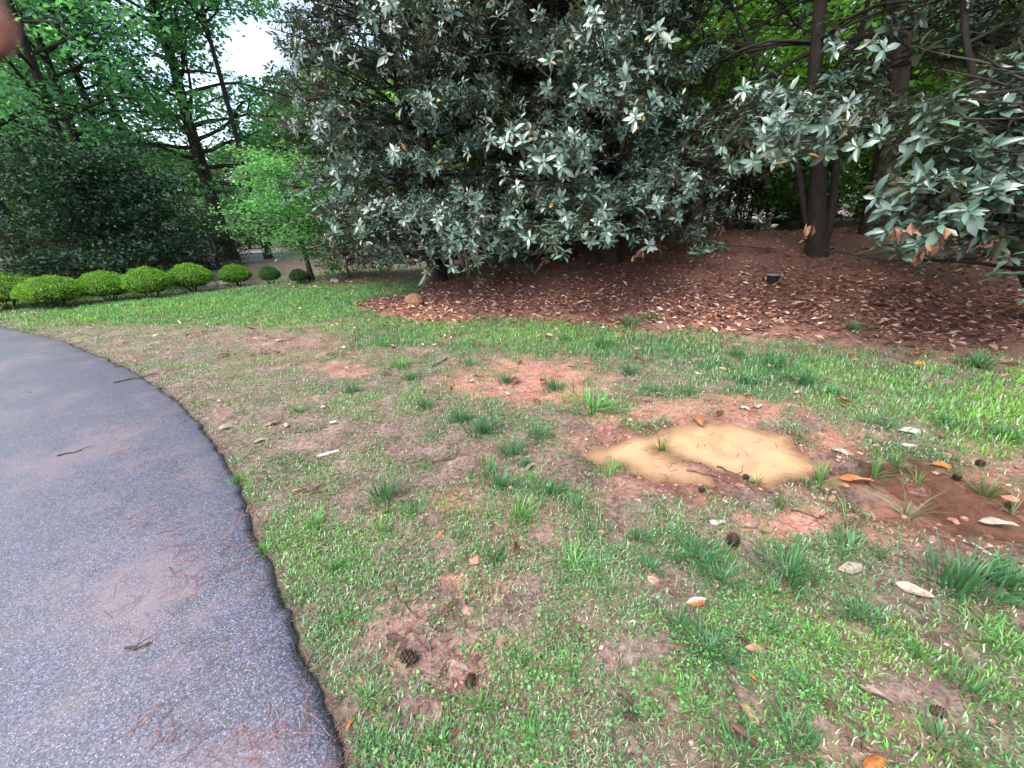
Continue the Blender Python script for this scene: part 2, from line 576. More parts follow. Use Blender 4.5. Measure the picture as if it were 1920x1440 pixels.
def unit(v):
    v = np.asarray(v, float)
    return v / (np.linalg.norm(v, axis=-1, keepdims=True) + 1e-9)


def tube(g, pts, rad, n=6, colr=(0.5, 0.5, 0.5), mat=0):
    pts = np.asarray(pts, float)
    rad = np.broadcast_to(np.asarray(rad, float), (len(pts),))
    T = unit(np.gradient(pts, axis=0))
    ref = np.array([0.3, 0.9, 0.1]) if abs(T[0][2]) > 0.7 else np.array([0.05, 0.1, 1.0])
    A = unit(np.cross(T, ref))
    B = np.cross(T, A)
    th = np.linspace(0, 2 * np.pi, n, endpoint=False)
    V = pts[:, None] + rad[:, None, None] * (A[:, None] * np.cos(th)[None, :, None] + B[:, None] * np.sin(th)[None, :, None])
    m = len(pts)
    i, j = np.meshgrid(np.arange(m - 1), np.arange(n), indexing='ij')
    a, b2 = i * n + j, i * n + (j + 1) % n
    Q = np.stack([a, b2, b2 + n, a + n], -1).reshape(-1, 4)
    g.add(V.reshape(-1, 3), [Q], colr, mat, True)


def frames(ydir, zhint, scale):
    y = unit(ydir)
    x = unit(np.cross(y, zhint))
    z = np.cross(x, y)
    s = np.asarray(scale, float).reshape(-1, 1)
    return np.stack([x * s, y * s, z * s], -1)


# templates: +Y is the leaf's length, +Z its upper face
def broad_leaf(width=0.36, droop=0.18, fold=0.10, curl=0.0):
    ys = [0.30, 0.68]
    ws = [0.86, 1.0]
    V = [(0, 0, 0)]
    for y_, w_ in zip(ys, ws):
        z_ = -droop * y_ ** 2 + curl * y_
        V += [(-width / 2 * w_, y_, z_ + fold * w_ * width * 1.4), (0, y_, z_), (width / 2 * w_, y_, z_ + fold * w_ * width * 1.4)]
    V.append((0, 1.0, -droop + curl))
    tr = [[0, 2, 1], [0, 3, 2], [4, 5, 7], [5, 6, 7]]
    q = [[1, 2, 5, 4], [2, 3, 6, 5]]
    return np.array(V, float), [np.array(tr), np.array(q)]


def fine_leaf(width=0.38, droop=0.16, fold=0.10, curl=0.0, twist=0.0, wave=0.0):
    ys = np.array([0.0, 0.12, 0.30, 0.50, 0.70, 0.87, 1.0])
    ws = np.array([0.06, 0.52, 0.86, 1.0, 0.90, 0.55, 0.03]) * width / 2
    V = []
    for k, (y_, w_) in enumerate(zip(ys, ws)):
        z0 = -droop * y_ ** 2 + curl * math.sin(y_ * 3.0)
        for q in (-1, -0.5, 0, 0.5, 1):
            zz_ = fold * abs(q) ** 1.5 * w_ / width * 2.2 + twist * q * w_ * (y_ - 0.4) * 2 + wave * math.sin(y_ * 11 + q * 2) * abs(q)
            V.append((q * w_ * (1 - 0.35 * abs(fold)), y_, z0 + zz_))
    Q = [[r_ * 5 + c_, r_ * 5 + c_ + 1, r_ * 5 + c_ + 6, r_ * 5 + c_ + 5] for r_ in range(6) for c_ in range(4)]
    sh = np.tile(np.array([0.88, 1.0, 1.25, 1.0, 0.88]), 7)
    return np.array(V, float), [np.array(Q)], sh


KITE = (np.array([(0, 0, 0), (-0.28, 0.45, 0.05), (0, 1, -0.05), (0.28, 0.45, 0.05)], float), [np.array([[0, 2, 1], [0, 3, 2]])])
MLEAF = [broad_leaf(0.36, 0.16, 0.12), broad_leaf(0.33, 0.30, 0.10), broad_leaf(0.40, 0.05, 0.16), broad_leaf(0.34, 0.40, 0.05)]
FLEAF = [broad_leaf(0.40, -0.25, 0.35, 0.0), broad_leaf(0.36, 0.5, 0.25, 0.45), broad_leaf(0.42, 0.1, -0.25, 0.05), broad_leaf(0.33, -0.5, 0.5, -0.1), broad_leaf(0.38, 0.3, 0.1, 0.3)]
MFINE = [fine_leaf(0.38, 0.14, 0.12), fine_leaf(0.35, 0.28, 0.10), fine_leaf(0.42, 0.05, 0.16, 0, 0.3), fine_leaf(0.36, 0.36, 0.05, 0, -0.3)]
DFINE = [fine_leaf(0.42, -0.08, 0.10, 0.0, 0.5, 0.03), fine_leaf(0.40, 0.12, 0.08, 0.10, -0.6, 0.035), fine_leaf(0.46, 0.05, -0.10, 0.03, 0.4, 0.035), fine_leaf(0.38, -0.16, 0.16, -0.05, 0.7, 0.04), fine_leaf(0.42, 0.08, 0.05, 0.06, -0.5, 0.04)]
for q_, T_ in enumerate(DFINE):
    e_ = np.random.default_rng(600 + q_)
    T_[0][:, 0] *= np.repeat(e_.uniform(0.82, 1.12, 7), 5)
    T_[0][:, 1] += e_.normal(0, 0.014, 35)
    T_[0][:, 0] += np.repeat(0.06 * np.sin(np.linspace(0, 3, 7) + q_), 5)
MTINY = []
for w_, d_ in ((0.19, 0.10), (0.17, 0.22), (0.20, 0.04), (0.18, 0.3)):
    MTINY.append((np.array([(0, 0, 0), (-w_, 0.55, -d_ * 0.3 + 0.05), (0, 0.55, -d_ * 0.3), (w_, 0.55, -d_ * 0.3 + 0.05), (0, 1, -d_)], float), [np.array([[0, 2, 1], [0, 3, 2], [1, 2, 4], [2, 3, 4]])]))
VSH = np.array([0.9, 1, 1.08, 1, 1, 1.08, 1, 0.95])


def jitter_col(base, N, amt=0.2, r=rng):
    b = np.asarray(base, float)
    k = np.exp(r.normal(0, amt, (N, 1)))
    return np.clip(b * k * np.exp(r.normal(0, amt * 0.35, (N, 3))), 0, 1)


# ------------------------------------------------------------------ ground
def cuts(segs):
    out = []
    for a, b, s in segs:
        out.append(np.arange(a, b, s))
    return np.concatenate(out + [np.array([segs[-1][1]])])


xs = cuts([(-420, -60, 40), (-60, -16, 3), (-16, -6, 0.35), (-6, -2.4, 0.1), (-2.4, 4.2, 0.033), (4.2, 8, 0.12), (8, 18, 0.35), (18, 60, 3), (60, 420, 40)])
ys = cuts([(-420, -40, 40), (-40, -4, 2.5), (-4, 0.4, 0.25), (0.4, 3.4, 0.033), (3.4, 6.2, 0.06), (6.2, 13, 0.14), (13, 24, 0.5), (24, 60, 3), (60, 420, 40)])
GX, GY = np.meshgrid(xs, ys, indexing='ij')
GZ = height(GX.ravel(), GY.ravel()).reshape(GX.shape)
nx, ny = GX.shape
i, j = np.meshgrid(np.arange(nx - 1), np.arange(ny - 1), indexing='ij')
a = i * ny + j
Q = np.stack([a, a + ny, a + ny + 1, a + 1], -1).reshape(-1, 4)
g = Geo()
g.add(np.stack([GX, GY, GZ], -1).reshape(-1, 3), [Q], smooth=True)
me = g.mesh('ground', [ground_material()])
mg, mlg, mcl, mmu, mye = masks(GX.ravel(), GY.ravel(), GZ.ravel())
nearp = (np.abs(GX.ravel() - 1.4) < 3.2) & (np.abs(GY.ravel() - 2.2) < 2.2)
wet = np.full(GX.size, 0.12)
xx, yy = GX.ravel()[nearp], GY.ravel()[nearp]
ws = np.minimum(poly_sdf(xx, yy, PUD), poly_sdf(xx, yy, WET)) + 0.12 * (fbm(xx, yy, 5, 60) - 0.5)
wp = (GX.ravel() < 1.0) & (GX.ravel() > -12) & (GY.ravel() > -1) & (GY.ravel() < 8)
wet[wp] = np.maximum(wet[wp], 0.9 * sstep(0.12, 0.03, poly_sdf(GX.ravel()[wp], GY.ravel()[wp], PATH_POLY)))
wet[nearp] = np.maximum(wet[nearp], sstep(0.16, -0.02, ws))
at_ = me.attributes.new('mask', 'FLOAT_COLOR', 'POINT')
at_.data.foreach_set('color', np.stack([mg, mcl, mmu, wet], -1).astype(np.float32).ravel())
tag(link('ground', me), 'patchy lawn soil rising to a mulch covered mound', None, None, 'structure')

# asphalt path: an irregular broken edge, top 2 cm proud, a skirt below ground
P = np.array(PATH_EDGE)
dl = np.concatenate([[0], np.cumsum(np.hypot(*np.diff(P, axis=0).T))])
tt = np.concatenate([np.arange(0, 14, 0.03), np.arange(14, dl[-1], 0.4)])


def catmull(P, t, dl):
    out = []
    for k in range(2):
        # smooth the polyline a little
        q = np.interp(t, dl, P[:, k])
        out.append(q)
    E = np.stack(out, -1)
    ker = np.hanning(31)
    ker /= ker.sum()
    m = t < 14
    for k in range(2):
        pad = np.concatenate([np.full(15, E[0, k]), E[:, k], np.full(15, E[-1, k])])
        E[:, k] = np.where(m, np.convolve(pad, ker, 'valid'), E[:, k])
    return E


E = catmull(P, tt, dl)
Tn = unit(np.gradient(E, axis=0))
Nn = np.stack([Tn[:, 1], -Tn[:, 0]], -1)      # points towards the grass
wobe = (fbm(tt, tt * 0, 2.2, 70) - 0.5) * 0.05 + (fbm(tt, tt * 0, 17, 71) - 0.5) * 0.045
E = E + Nn * wobe[:, None]
rings = [(-6.0, 0.055, 1), (-2.2, 0.040, 1), (-0.5, 0.030, .0), (-0.25, 0.026, 0), (-0.10, 0.021, 0), (-0.03, 0.015, 0), (0.0, 0.003, 0), (0.006, -0.09, 0)]
g = Geo()
far = np.array([-30.0, -9.0])
RV = []
for off, z, _ in rings:
    q = E + Nn * off
    if off < -1:
        q = E + (np.stack([E[:, 0] * 0 - 0.6, E[:, 1] * 0 - 0.8], -1)) * (-off)
    RV.append(np.concatenate([q, np.full((len(q), 1), z)], -1))
q = E + np.array([-14.0, -18.0])
RV.insert(0, np.concatenate([q, np.full((len(q), 1), 0.06)], -1))
RV = np.array(RV)
nr, nt_ = RV.shape[:2]
i, j = np.meshgrid(np.arange(nr - 1), np.arange(nt_ - 1), indexing='ij')
a = i * nt_ + j
Q = np.stack([a, a + nt_, a + nt_ + 1, a + 1], -1).reshape(-1, 4)[:, ::-1]
g.add(RV.reshape(-1, 3), [Q], smooth=True)
me = g.mesh('asphalt_path', [asphalt_material()])
u_, v_, _ = world2pix(*RV.reshape(-1, 3).T)
si = me.attributes.new('silt', 'FLOAT', 'POINT')
dist_edge = np.repeat(np.array([24] + [-r[0] for r in rings]), nt_)
si.data.foreach_set('value', (np.clip(1.2 - np.abs(dist_edge - 0.5) / 1.6, 0.05, 1)).astype(np.float32))
path = tag(link('asphalt_path', me), 'wet dark asphalt path curving along the lawn edge', None, None, 'structure')

# puddles
def water(name, poly, grow, label, full, wm):
    x0, y0 = poly.min(0) - grow
    x1, y1 = poly.max(0) + grow
    X, Y = np.meshgrid(np.arange(x0, x1, 0.025), np.arange(y0, y1, 0.025), indexing='ij')
    Z = height(X.ravel(), Y.ravel()).reshape(X.shape)
    s = poly_sdf(X.ravel(), Y.ravel(), poly).reshape(X.shape)
    keep = (Z < WATER_Z + 0.012) & (s < grow)
    n0, n1 = X.shape
    i, j = np.meshgrid(np.arange(n0 - 1), np.arange(n1 - 1), indexing='ij')
    a = i * n1 + j
    k = keep.ravel()
    m = k[a] & k[a + 1] & k[a + n1] & k[a + n1 + 1]
    Q = np.stack([a, a + n1, a + n1 + 1, a + 1], -1)[m]
    g = Geo()
    g.add(np.stack([X, Y, np.full_like(X, WATER_Z)], -1).reshape(-1, 3), [Q], smooth=True)
    me = g.mesh(name, [wm])
    d = me.attributes.new('depth', 'FLOAT', 'POINT')
    d.data.foreach_set('value', np.clip((WATER_Z - Z) / full, 0, 1).astype(np.float32).ravel())
    return tag(link(name, me), label, None, None, 'structure')


WATER = water_material('muddy_water', 0.30, 0.60, 1.0, (0.38, 0.240, 0.145), (0.45, 0.280, 0.150))
WATER2 = water_material('thin_muddy_water', 0.02, 0.30, 0.5, (0.20, 0.105, 0.075), (0.25, 0.14, 0.095))
water('puddle', PUD, 0.12, 'tan muddy puddle with a low mud bar in the lawn', 0.066, WATER)
s_wet = WET.copy()
s_wet[:, 0] = np.maximum(s_wet[:, 0], PUD[:, 0].max() + 0.12)
water('shallow_puddle', s_wet, 0.0, 'shallow brown film of water beside the tan puddle', 0.066, WATER2)

# far drive and pale road strip beyond the trees
def sheet(name, pix, dz, mat, label):
    c = np.array([at(u, v)[:2] for u, v in pix])
    a_, b_ = np.meshgrid(np.linspace(0, 1, 40), np.linspace(0, 1, 8), indexing='ij')
    a_, b_ = a_[..., None], b_[..., None]
    XY = (c[0] * (1 - a_) + c[1] * a_) * (1 - b_) + (c[3] * (1 - a_) + c[2] * a_) * b_
    Z = height(XY[..., 0].ravel(), XY[..., 1].ravel()) + dz
    n0, n1 = 40, 8
    i, j = np.meshgrid(np.arange(n0 - 1), np.arange(n1 - 1), indexing='ij')
    k = i * n1 + j
    g = Geo()
    g.add(np.concatenate([XY.reshape(-1, 2), Z[:, None]], -1), [np.stack([k, k + n1, k + n1 + 1, k + 1], -1).reshape(-1, 4)], smooth=True)
    return tag(link(name, g.mesh(name, [mat])), label, None, None, 'structure')


FARP = simple_mat('far_paving', (0.20, 0.20, 0.21), (0.32, 0.32, 0.33), 2, 0.6)
sheet('driveway', [(-160, 540), (70, 524), (60, 513), (-160, 524)], 0.02, FARP, 'grey driveway beyond the clipped hedge row')
sheet('road', [(430, 478), (545, 474), (545, 469), (430, 470)], 0.03, FARP, 'pale road strip beyond the large trunk')


# ------------------------------------------------------------------ trees
def wander(p0, d0, L, n, wob, up=0.0, r=rng):
    pts = [np.asarray(p0, float)]
    d = unit(d0)
    for k in range(n):
        d = unit(d + r.normal(0, wob, 3) + np.array([0, 0, up]))
        pts.append(pts[-1] + d * L / n)
    return np.array(pts)


def leaf_cloud(g, C, sig, per, size, colr, amt, r, mat=0, up=0.9, tmpl=KITE, hang=0.0, flat=0.55):
    N = len(C) * per
    P = np.repeat(C, per, 0) + r.normal(0, 1, (N, 3)) * np.asarray(sig) * np.array([1, 1, flat])
    yd = r.normal(0, 1, (N, 3)) * np.array([1, 1, 0.45]) + np.array([0, 0, -hang])
    zh = r.normal(0, 0.55, (N, 3)) + np.array([0, 0, up])
    sz = size * np.exp(r.normal(0, 0.22, N))
    clump = np.repeat(np.exp(r.normal(0, 0.16, (len(C), 1))), per, 0)
    g.batch(tmpl[0], tmpl[1], frames(yd, zh, sz), P, jitter_col(colr, N, amt, r) * clump, mat)


def deciduous(name, seed, H=13, r0=0.2, cb=2.5, cr=2.8, nl=26, size=0.14, per=26, colr=(0.05, 0.11, 0.03), bark=BARK, lmat=DEC, top=0.75, lean=(0, 0), sub=6, sig=0.34, rise=0.35, bare=0.0, hang=0.1, flat=0.55):
    r = np.random.default_rng(seed)
    gt, gc = Geo(), Geo()
    n = 10
    t = np.linspace(0, 1, n)
    tr = np.stack([lean[0] * t ** 1.2 + r.normal(0, 0.05, n) * t * H * 0.12, lean[1] * t ** 1.2 + r.normal(0, 0.05, n) * t * H * 0.12, t * H - 0.15], -1)
    rad = r0 * (1 - 0.85 * t) * (1 + 0.55 * np.exp(-t * H / 0.35))
    tube(gt, tr, rad, 10)
    # finer start so the root flare shows
    C = []
    az = r.uniform(0, 6.28)
    for k in range(nl):
        f = (k + r.uniform(0, 1)) / nl
        z = cb + (H * 0.98 - cb) * f
        p0 = np.array([np.interp(z, tr[:, 2], tr[:, q]) for q in range(2)] + [z])
        az += 2.4 + r.normal(0, 0.4)
        prof = (0.45 + 0.55 * math.sin(math.pi * min(1, (f * 0.8 + 0.15) ** top))) * r.uniform(0.7, 1.15)
        L = cr * prof
        br = wander(p0, (math.cos(az), math.sin(az), rise + 0.4 * f), L, 5, 0.13, 0.02, r)
        rb = max(0.012, r0 * 0.32 * (1 - 0.7 * f))
        tube(gt, br, rb * np.linspace(1, 0.25, 6), 5)
        for q in range(sub):
            w = r.uniform(0.3, 1)
            b0 = br[min(5, int(w * 5))]
            tw = wander(b0, unit(br[-1] - br[0]) + r.normal(0, 0.75, 3) * np.array([1, 1, 0.5]), L * 0.35, 3, 0.2, 0, r)
            tube(gt, tw, rb * 0.35 * np.linspace(1, 0.3, 4), 3)
            if r.uniform() > bare:
                C += [tw[-1], tw[2] + r.normal(0, 0.1, 3)]
        C.append(br[-1])
    leaf_cloud(gc, np.array(C), sig, per, size, colr, 0.22, r, hang=hang, flat=flat)
    return gt.mesh(name + '_trunk', [bark]), gc.mesh(name + '_crown', [lmat])


def plant_tree(name, meshes, loc, label, cat, group=None, rz=0, sc=1):
    e = empty(name, loc, label, cat, group)
    e.rotation_euler = (0, 0, rz)
    e.scale = (sc, sc, sc)
    link('trunk', meshes[0], e)
    c = link('crown', meshes[1], e)
    return e


# ---- magnolias: rosettes of large glossy leaves at the ends of drooping boughs
LEAF_MESH = {}


def leaf_mesh(kind, v):
    key = (kind, v)
    if key not in LEAF_MESH:
        r = np.random.default_rng(100 + v)
        pal = {'mag': [(0.058, 0.112, 0.078), (0.048, 0.096, 0.068), (0.070, 0.130, 0.086), (0.060, 0.116, 0.086)],
               'dead': [(0.15, 0.066, 0.034), (0.21, 0.11, 0.062), (0.11, 0.052, 0.032), (0.20, 0.115, 0.078)]}[kind]
        g = Geo()
        T = (MFINE if kind == 'mag' else DFINE)[v % 4]
        g.add(T[0], T[1], np.array(pal[v % 4])[None] * T[2][:, None], 0, True)
        LEAF_MESH[key] = g.mesh(kind + '_leaf_shape', [MAG if kind == 'mag' else DRYONE])
    return LEAF_MESH[key]


def magnolia(label, seed, base, H, stems, crown_lo, radius, nb, per_br=8, leafL=0.126, az_range=None, extra=(), keep=None, trunk_r=0.14, droop=0.5, nleaf=9, dead=(), prof=None, zmax=None):
    r = np.random.default_rng(seed)
    base = np.asarray(base, float)
    gt, gc = Geo(), Geo()
    trunks = []
    for (az, tilt, hh, rr) in stems:
        d = np.array([math.cos(az) * math.sin(tilt), math.sin(az) * math.sin(tilt), math.cos(tilt)])
        pts = wander((0, 0, -0.2), d, hh, 9, 0.06, 0.03, r)
        tr = rr * np.linspace(1, 0.18, 10)
        tr[0] *= 1.5
        tr[1] *= 1.1
        tube(gt, pts, tr, 8)
        trunks.append(pts)
    RP, RD = [], []

    def spray(br, rb, L):
        if keep is not None and keep(br[2:] + base).mean() < 0.45:
            return
        tube(gt, br, rb * np.linspace(1, 0.22, len(br)), 5)
        m = len(br) - 1
        dirb = unit(br[-1] - br[0])
        side = unit(np.cross(dirb, (0, 0, 1)))
        for q in range(per_br):
            w = r.uniform(0.38, 1.0)
            x = w * m
            k = min(m - 1, int(x))
            b0 = br[k] + (br[k + 1] - br[k]) * (x - k)
            sgn = -1 if q % 2 else 1
            d = dirb * r.uniform(0.3, 0.9) + side * sgn * r.uniform(0.4, 1.0) + np.array([0, 0, r.uniform(-0.25, 0.55)])
            tl = r.uniform(0.22, 0.55) * (1.2 - 0.4 * w) * min(1.2, L / 2)
            tw = wander(b0, d, tl, 3, 0.15, 0.10, r)
            if keep is not None and not keep(tw[-1:] + base)[0]:
                continue
            tube(gt, tw, rb * 0.3 * np.linspace(1, 0.45, 4) + 0.002, 3)
            RP.append(tw[-1])
            RD.append(unit(tw[-1] - tw[-2] + np.array([0, 0, 0.35])))
            for _ in range(r.integers(1, 3)):
                b1 = tw[r.integers(1, 3)]
                RP.append(b1 + r.normal(0, 0.07, 3))
                RD.append(unit(r.normal(0, 0.6, 3) + d * 0.5 + np.array([0, 0, 0.3])))
        RP.append(br[-1])
        RD.append(unit(br[-1] - br[-2] + np.array([0, 0, 0.25])))

    for b in range(nb):
        T = trunks[b % len(trunks)]
        f = (b + r.uniform(0, 1)) / nb
        z = crown_lo + (H - crown_lo) * f
        if zmax and z > zmax:
            continue
        k = np.argmin(np.abs(T[:, 2] - z))
        p0 = T[k].copy()
        if abs(p0[2] - z) > 0.8:
            p0[2] = z
        az = r.uniform(0, 2 * np.pi) if az_range is None else r.uniform(*az_range)
        L = radius * (prof(f) if prof else (1.0 - 0.55 * f)) * r.uniform(0.55, 1.1)
        dv = np.array([math.cos(az), math.sin(az), 0.25 + 0.5 * f])
        br = wander(p0, dv, L, 6, 0.10, 0, r)
        tq = np.linspace(0, 1, 7)
        br[:, 2] += L * (-droop * tq ** 2 + 0.28 * droop * np.clip(tq - 0.7, 0, 1) * 3.3)
        # keep the lowest boughs off the ground
        zg = height(br[:, 0] + base[0], br[:, 1] + base[1]) - base[2] + 0.45
        br[:, 2] = np.maximum(br[:, 2], zg)
        spray(br, 0.009 + 0.007 * L, L)
    for (pe, rb, nrep) in extra:        # boughs that the photograph shows one by one: world end points
        for _ in range(nrep):
            e = np.asarray(pe, float) - base + r.normal(0, 0.12, 3)
            z0 = max(crown_lo, e[2] - 0.25 * np.hypot(e[0], e[1]))
            T = trunks[0]
            p0 = T[np.argmin(np.abs(T[:, 2] - z0))]
            tq = np.linspace(0, 1, 7)[:, None]
            br = p0 + (e - p0) * tq + np.array([0, 0, 0.22 * np.linalg.norm(e - p0)]) * tq * (1 - tq) * 1.6 + r.normal(0, 0.04, (7, 3)) * tq
            spray(br, rb, np.linalg.norm(e - p0))
    RP, RD = np.array(RP), np.array(RD)
    if keep is not None:
        k = keep(RP + base)
        RP, RD = RP[k], RD[k]
    n = len(RP)
    # leaves of the rosettes
    K = nleaf
    idx = np.repeat(np.arange(n), K)
    ang = np.tile(np.arange(K) * 2.399, n) + np.repeat(r.uniform(0, 6.28, n), K) + r.normal(0, 0.15, n * K)
    el = np.tile(np.linspace(0.05, 0.75, K), n) + r.normal(0, 0.16, n * K) - 0.12
    D = RD[idx]
    A = unit(np.cross(D, np.array([0.31, 0.17, 0.93]) + r.normal(0, 0.05, (n * K, 3))))
    B = np.cross(D, A)
    rad = A * np.cos(ang)[:, None] + B * np.sin(ang)[:, None]
    yd = rad * np.cos(el)[:, None] + D * np.sin(el)[:, None] + np.array([0, 0, -0.12])
    zh = D * np.cos(el)[:, None] - rad * np.sin(el)[:, None]
    sz = leafL * np.exp(r.normal(0, 0.20, n * K)) * np.tile(np.linspace(1.08, 0.75, K), n)
    P = RP[idx] + D * (np.tile(np.linspace(-0.05, 0.02, K), n))[:, None]
    M = frames(yd, zh, sz)
    keepl = r.uniform(size=n * K) > 0.08
    P, M = P[keepl], M[keepl]
    var = r.integers(0, 4, len(P))
    e = empty('magnolia_tree', base, label, 'tree')
    link('trunk', gt.mesh('magnolia_trunk', [BARKD]), e)
    # the 300 that show largest are single leaves; the rest is one mass
    Wp = P + base
    u, v, w = world2pix(*Wp.T)
    size = np.linalg.norm(M[:, :, 1], axis=1) / np.maximum(w, 0.1)
    vis = (u > 5) & (u < 1915) & (v > 5) & (v < 900) & (w > 0)
    # thin to leaves that face open space: those nearest within their screen cell
    cell = (np.clip(u, 0, 1919) // 14).astype(int) * 1000 + (np.clip(v, 0, 1439) // 14).astype(int)
    order = np.lexsort((w, cell))
    first = np.zeros(len(P), bool)
    oc = cell[order]
    first[order[np.concatenate([[True], oc[1:] != oc[:-1]])]] = True
    sc = np.where(vis & first, size, -1)
    top = np.argsort(-sc)[:300]
    rest = np.ones(len(P), bool)
    rest[top] = False
    pal = np.array([(0.058, 0.112, 0.078), (0.048, 0.096, 0.068), (0.070, 0.130, 0.086), (0.060, 0.116, 0.086)])
    for k in range(8):
        near_ = (w > 0) & (w < 5.4)
        T_ = (MLEAF, MTINY)[k // 4]
        k = k % 4
        m = rest & (var == k) & (near_ if T_ is MLEAF else ~near_)
        if not m.any():
            continue
        g_cols = jitter_col(pal[k], m.sum(), 0.18, r)
        od = r.uniform(size=m.sum()) < 0.006
        g_cols[od] = jitter_col((0.42, 0.26, 0.04), od.sum(), 0.2, r)
        gc.batch(T_[k][0], T_[k][1], M[m], P[m], g_cols, 0, True, VSH if T_ is MLEAF else None)
    c = link('crown', gc.mesh('magnolia_crown', [MAG]), e)
    c['kind'] = 'stuff'
    for t in top:
        o = link('leaf', leaf_mesh('mag', int(var[t])), e)
        o.matrix_local = Matrix.Translation(P[t]) @ Matrix(M[t].tolist()).to_4x4()
    for (wp, cnt, L) in dead:           # hanging clusters of brown leaves
        for q in range(cnt):
            d = r.normal(0, 0.45, 3) + np.array([0, 0, -1.0])
            m = frames(d[None], r.normal(0, 1, (1, 3)), [L * r.uniform(0.7, 1.1)])[0]
            o = link('dead_leaf', leaf_mesh('dead', int(r.integers(0, 4))), e)
            o.matrix_local = Matrix.Translation(np.asarray(wp) - base + r.normal(0, L * 0.22, 3)) @ Matrix(m.tolist()).to_4x4()
    return e


def gaps(p, boxes):
    u, v, _ = world2pix(*p.T)
    q = np.modf(np.abs(np.sin(np.floor(p * 2.2) @ np.array([12.9898, 78.233, 37.719])) * 43758.5453))[0]
    k = np.ones(len(p), bool)
    for a, b, c, d, pr in boxes:
        k &= ~((u > a) & (u < b) & (v > c) & (v < d) & (q < pr))
    return k


def bough(u, v, y, rb=0.025, n=2):
    return (at_y(u, v, y), rb, n)


M1 = gp(822, 527)
magnolia('broad magnolia over the rock with its low trunk at the lawn edge', 1, M1, 8.5,
         [(1.2, 0.10, 8.0, 0.17), (2.6, 0.30, 6.0, 0.10), (4.4, 0.25, 6.5, 0.10), (0.2, 0.35, 5, 0.08)], 0.5, 3.5, 400, 11,
         extra=[bough(690, 400, 7.0), bough(760, 430, 6.4), bough(640, 330, 7.4), bough(850, 420, 6.2), bough(905, 440, 6.0), bough(780, 300, 6.6), bough(600, 220, 7.6), bough(650, 120, 7.6), bough(540, 90, 7.8), bough(800, 200, 6.8), bough(720, 60, 7.2), bough(830, 40, 7.0), bough(640, 480, 7.4), bough(580, 400, 8.0), bough(930, 380, 6.1), bough(880, 480, 6.4)],
         prof=lambda f: 1.0 - 0.35 * f, keep=lambda p: gaps(p, [(-999, 505, -2000, 375, .93), (-999, 590, 370, 1200, .97), (-999, 660, 465, 1200, .95), (-999, 790, 498, 1200, .9), (790, 1100, 505, 1200, .6)]))
M2 = gp(1142, 492)
magnolia('tall magnolia in the middle with one straight dark trunk', 2, M2, 9.0,
         [(0.5, 0.03, 9.0, 0.19), (3.0, 0.28, 5.0, 0.07)], 0.9, 3.4, 380, 11, prof=lambda f: 1.0 - 0.2 * f,
         extra=[bough(1180, 190, 5.6), bough(1060, 220, 5.6), bough(1010, 300, 5.5), bough(960, 330, 5.4), bough(1130, 170, 5.7), bough(940, 250, 5.9), bough(1000, 440, 5.5), bough(1100, 450, 5.4), bough(1150, 440, 5.6), bough(1230, 380, 6.0), bough(1300, 360, 6.2), bough(1260, 430, 6.0), bough(1050, 400, 5.8), bough(1210, 60, 6.2), bough(1100, 60, 6.0), bough(1240, 150, 6.2)],
         dead=[(at_y(1198, 474, 5.6), 4, 0.13), (at_y(1352, 428, 6.0), 4, 0.11)],
         keep=lambda p: gaps(p, [(1260, 1500, -200, 170, .4), (1360, 1700, -200, 900, .45), (-999, 1920, 482, 1200, .96), (1110, 1170, 210, 330, .7)]))
M3 = gp(1535, 477)
magnolia('forked magnolia standing on the mulch mound', 3, M3, 8.0,
         [(3.0, 0.44, 8.5, 0.155), (2.9, 0.42, 5.5, 0.08), (0.3, 0.10, 5.5, 0.09)], 2.3, 3.2, 170, 9, prof=lambda f: 1.0,
         extra=[bough(1400, 270, 5.0), bough(1450, 300, 4.9), bough(1500, 260, 4.8), bough(1560, 230, 4.8), bough(1600, 220, 4.8), bough(1480, 230, 4.9), bough(1420, 130, 5.2), bough(1640, 50, 5.0, 0.02, 1), bough(1540, 270, 4.9, 0.02, 1), bough(1440, 350, 5.4, 0.02, 1), bough(1340, 300, 5.6, 0.02, 1)],
         dead=[(at_y(1517, 424, 5.0), 6, 0.12)],
         keep=lambda p: gaps(p, [(0, 1920, 350, 900, .75), (1440, 1640, -200, 175, .5), (1230, 1440, -200, 150, .35)]))
M4 = np.array([6.9, 4.7, 0])
M4[2] = height(M4[0:1], M4[1:2])[0]
magnolia('nearest magnolia with big leaves and brown dead clusters at the frame edge', 4, M4, 7.0,
         [(3.4, 0.12, 7.0, 0.18), (2.4, 0.4, 5.0, 0.10)], 0.9, 2.9, 150, 9, leafL=0.14,
         extra=[bough(1760, 380, 3.9), bough(1720, 340, 4.0), bough(1800, 300, 3.8), bough(1850, 250, 3.7), bough(1880, 330, 3.6), bough(1820, 400, 3.7), bough(1740, 430, 3.6), bough(1680, 380, 3.7), bough(1780, 440, 3.5, 0.015, 1), bough(1900, 200, 3.3), bough(1800, 180, 3.6), bough(1850, 120, 3.6), bough(1760, 250, 3.8), bough(1900, 60, 3.4)],
         dead=[(at_y(1690, 428, 3.5), 7, 0.13), (at_y(1735, 462, 3.4), 7, 0.13), (at_y(1770, 435, 3.4), 3, 0.12)],
         keep=lambda p: (world2pix(*p.T)[2] > 3.25) & gaps(p, [(-999, 1640, -500, 900, .92), (1640, 1800, -500, 60, .3), (1640, 1720, 60, 330, .35)]))

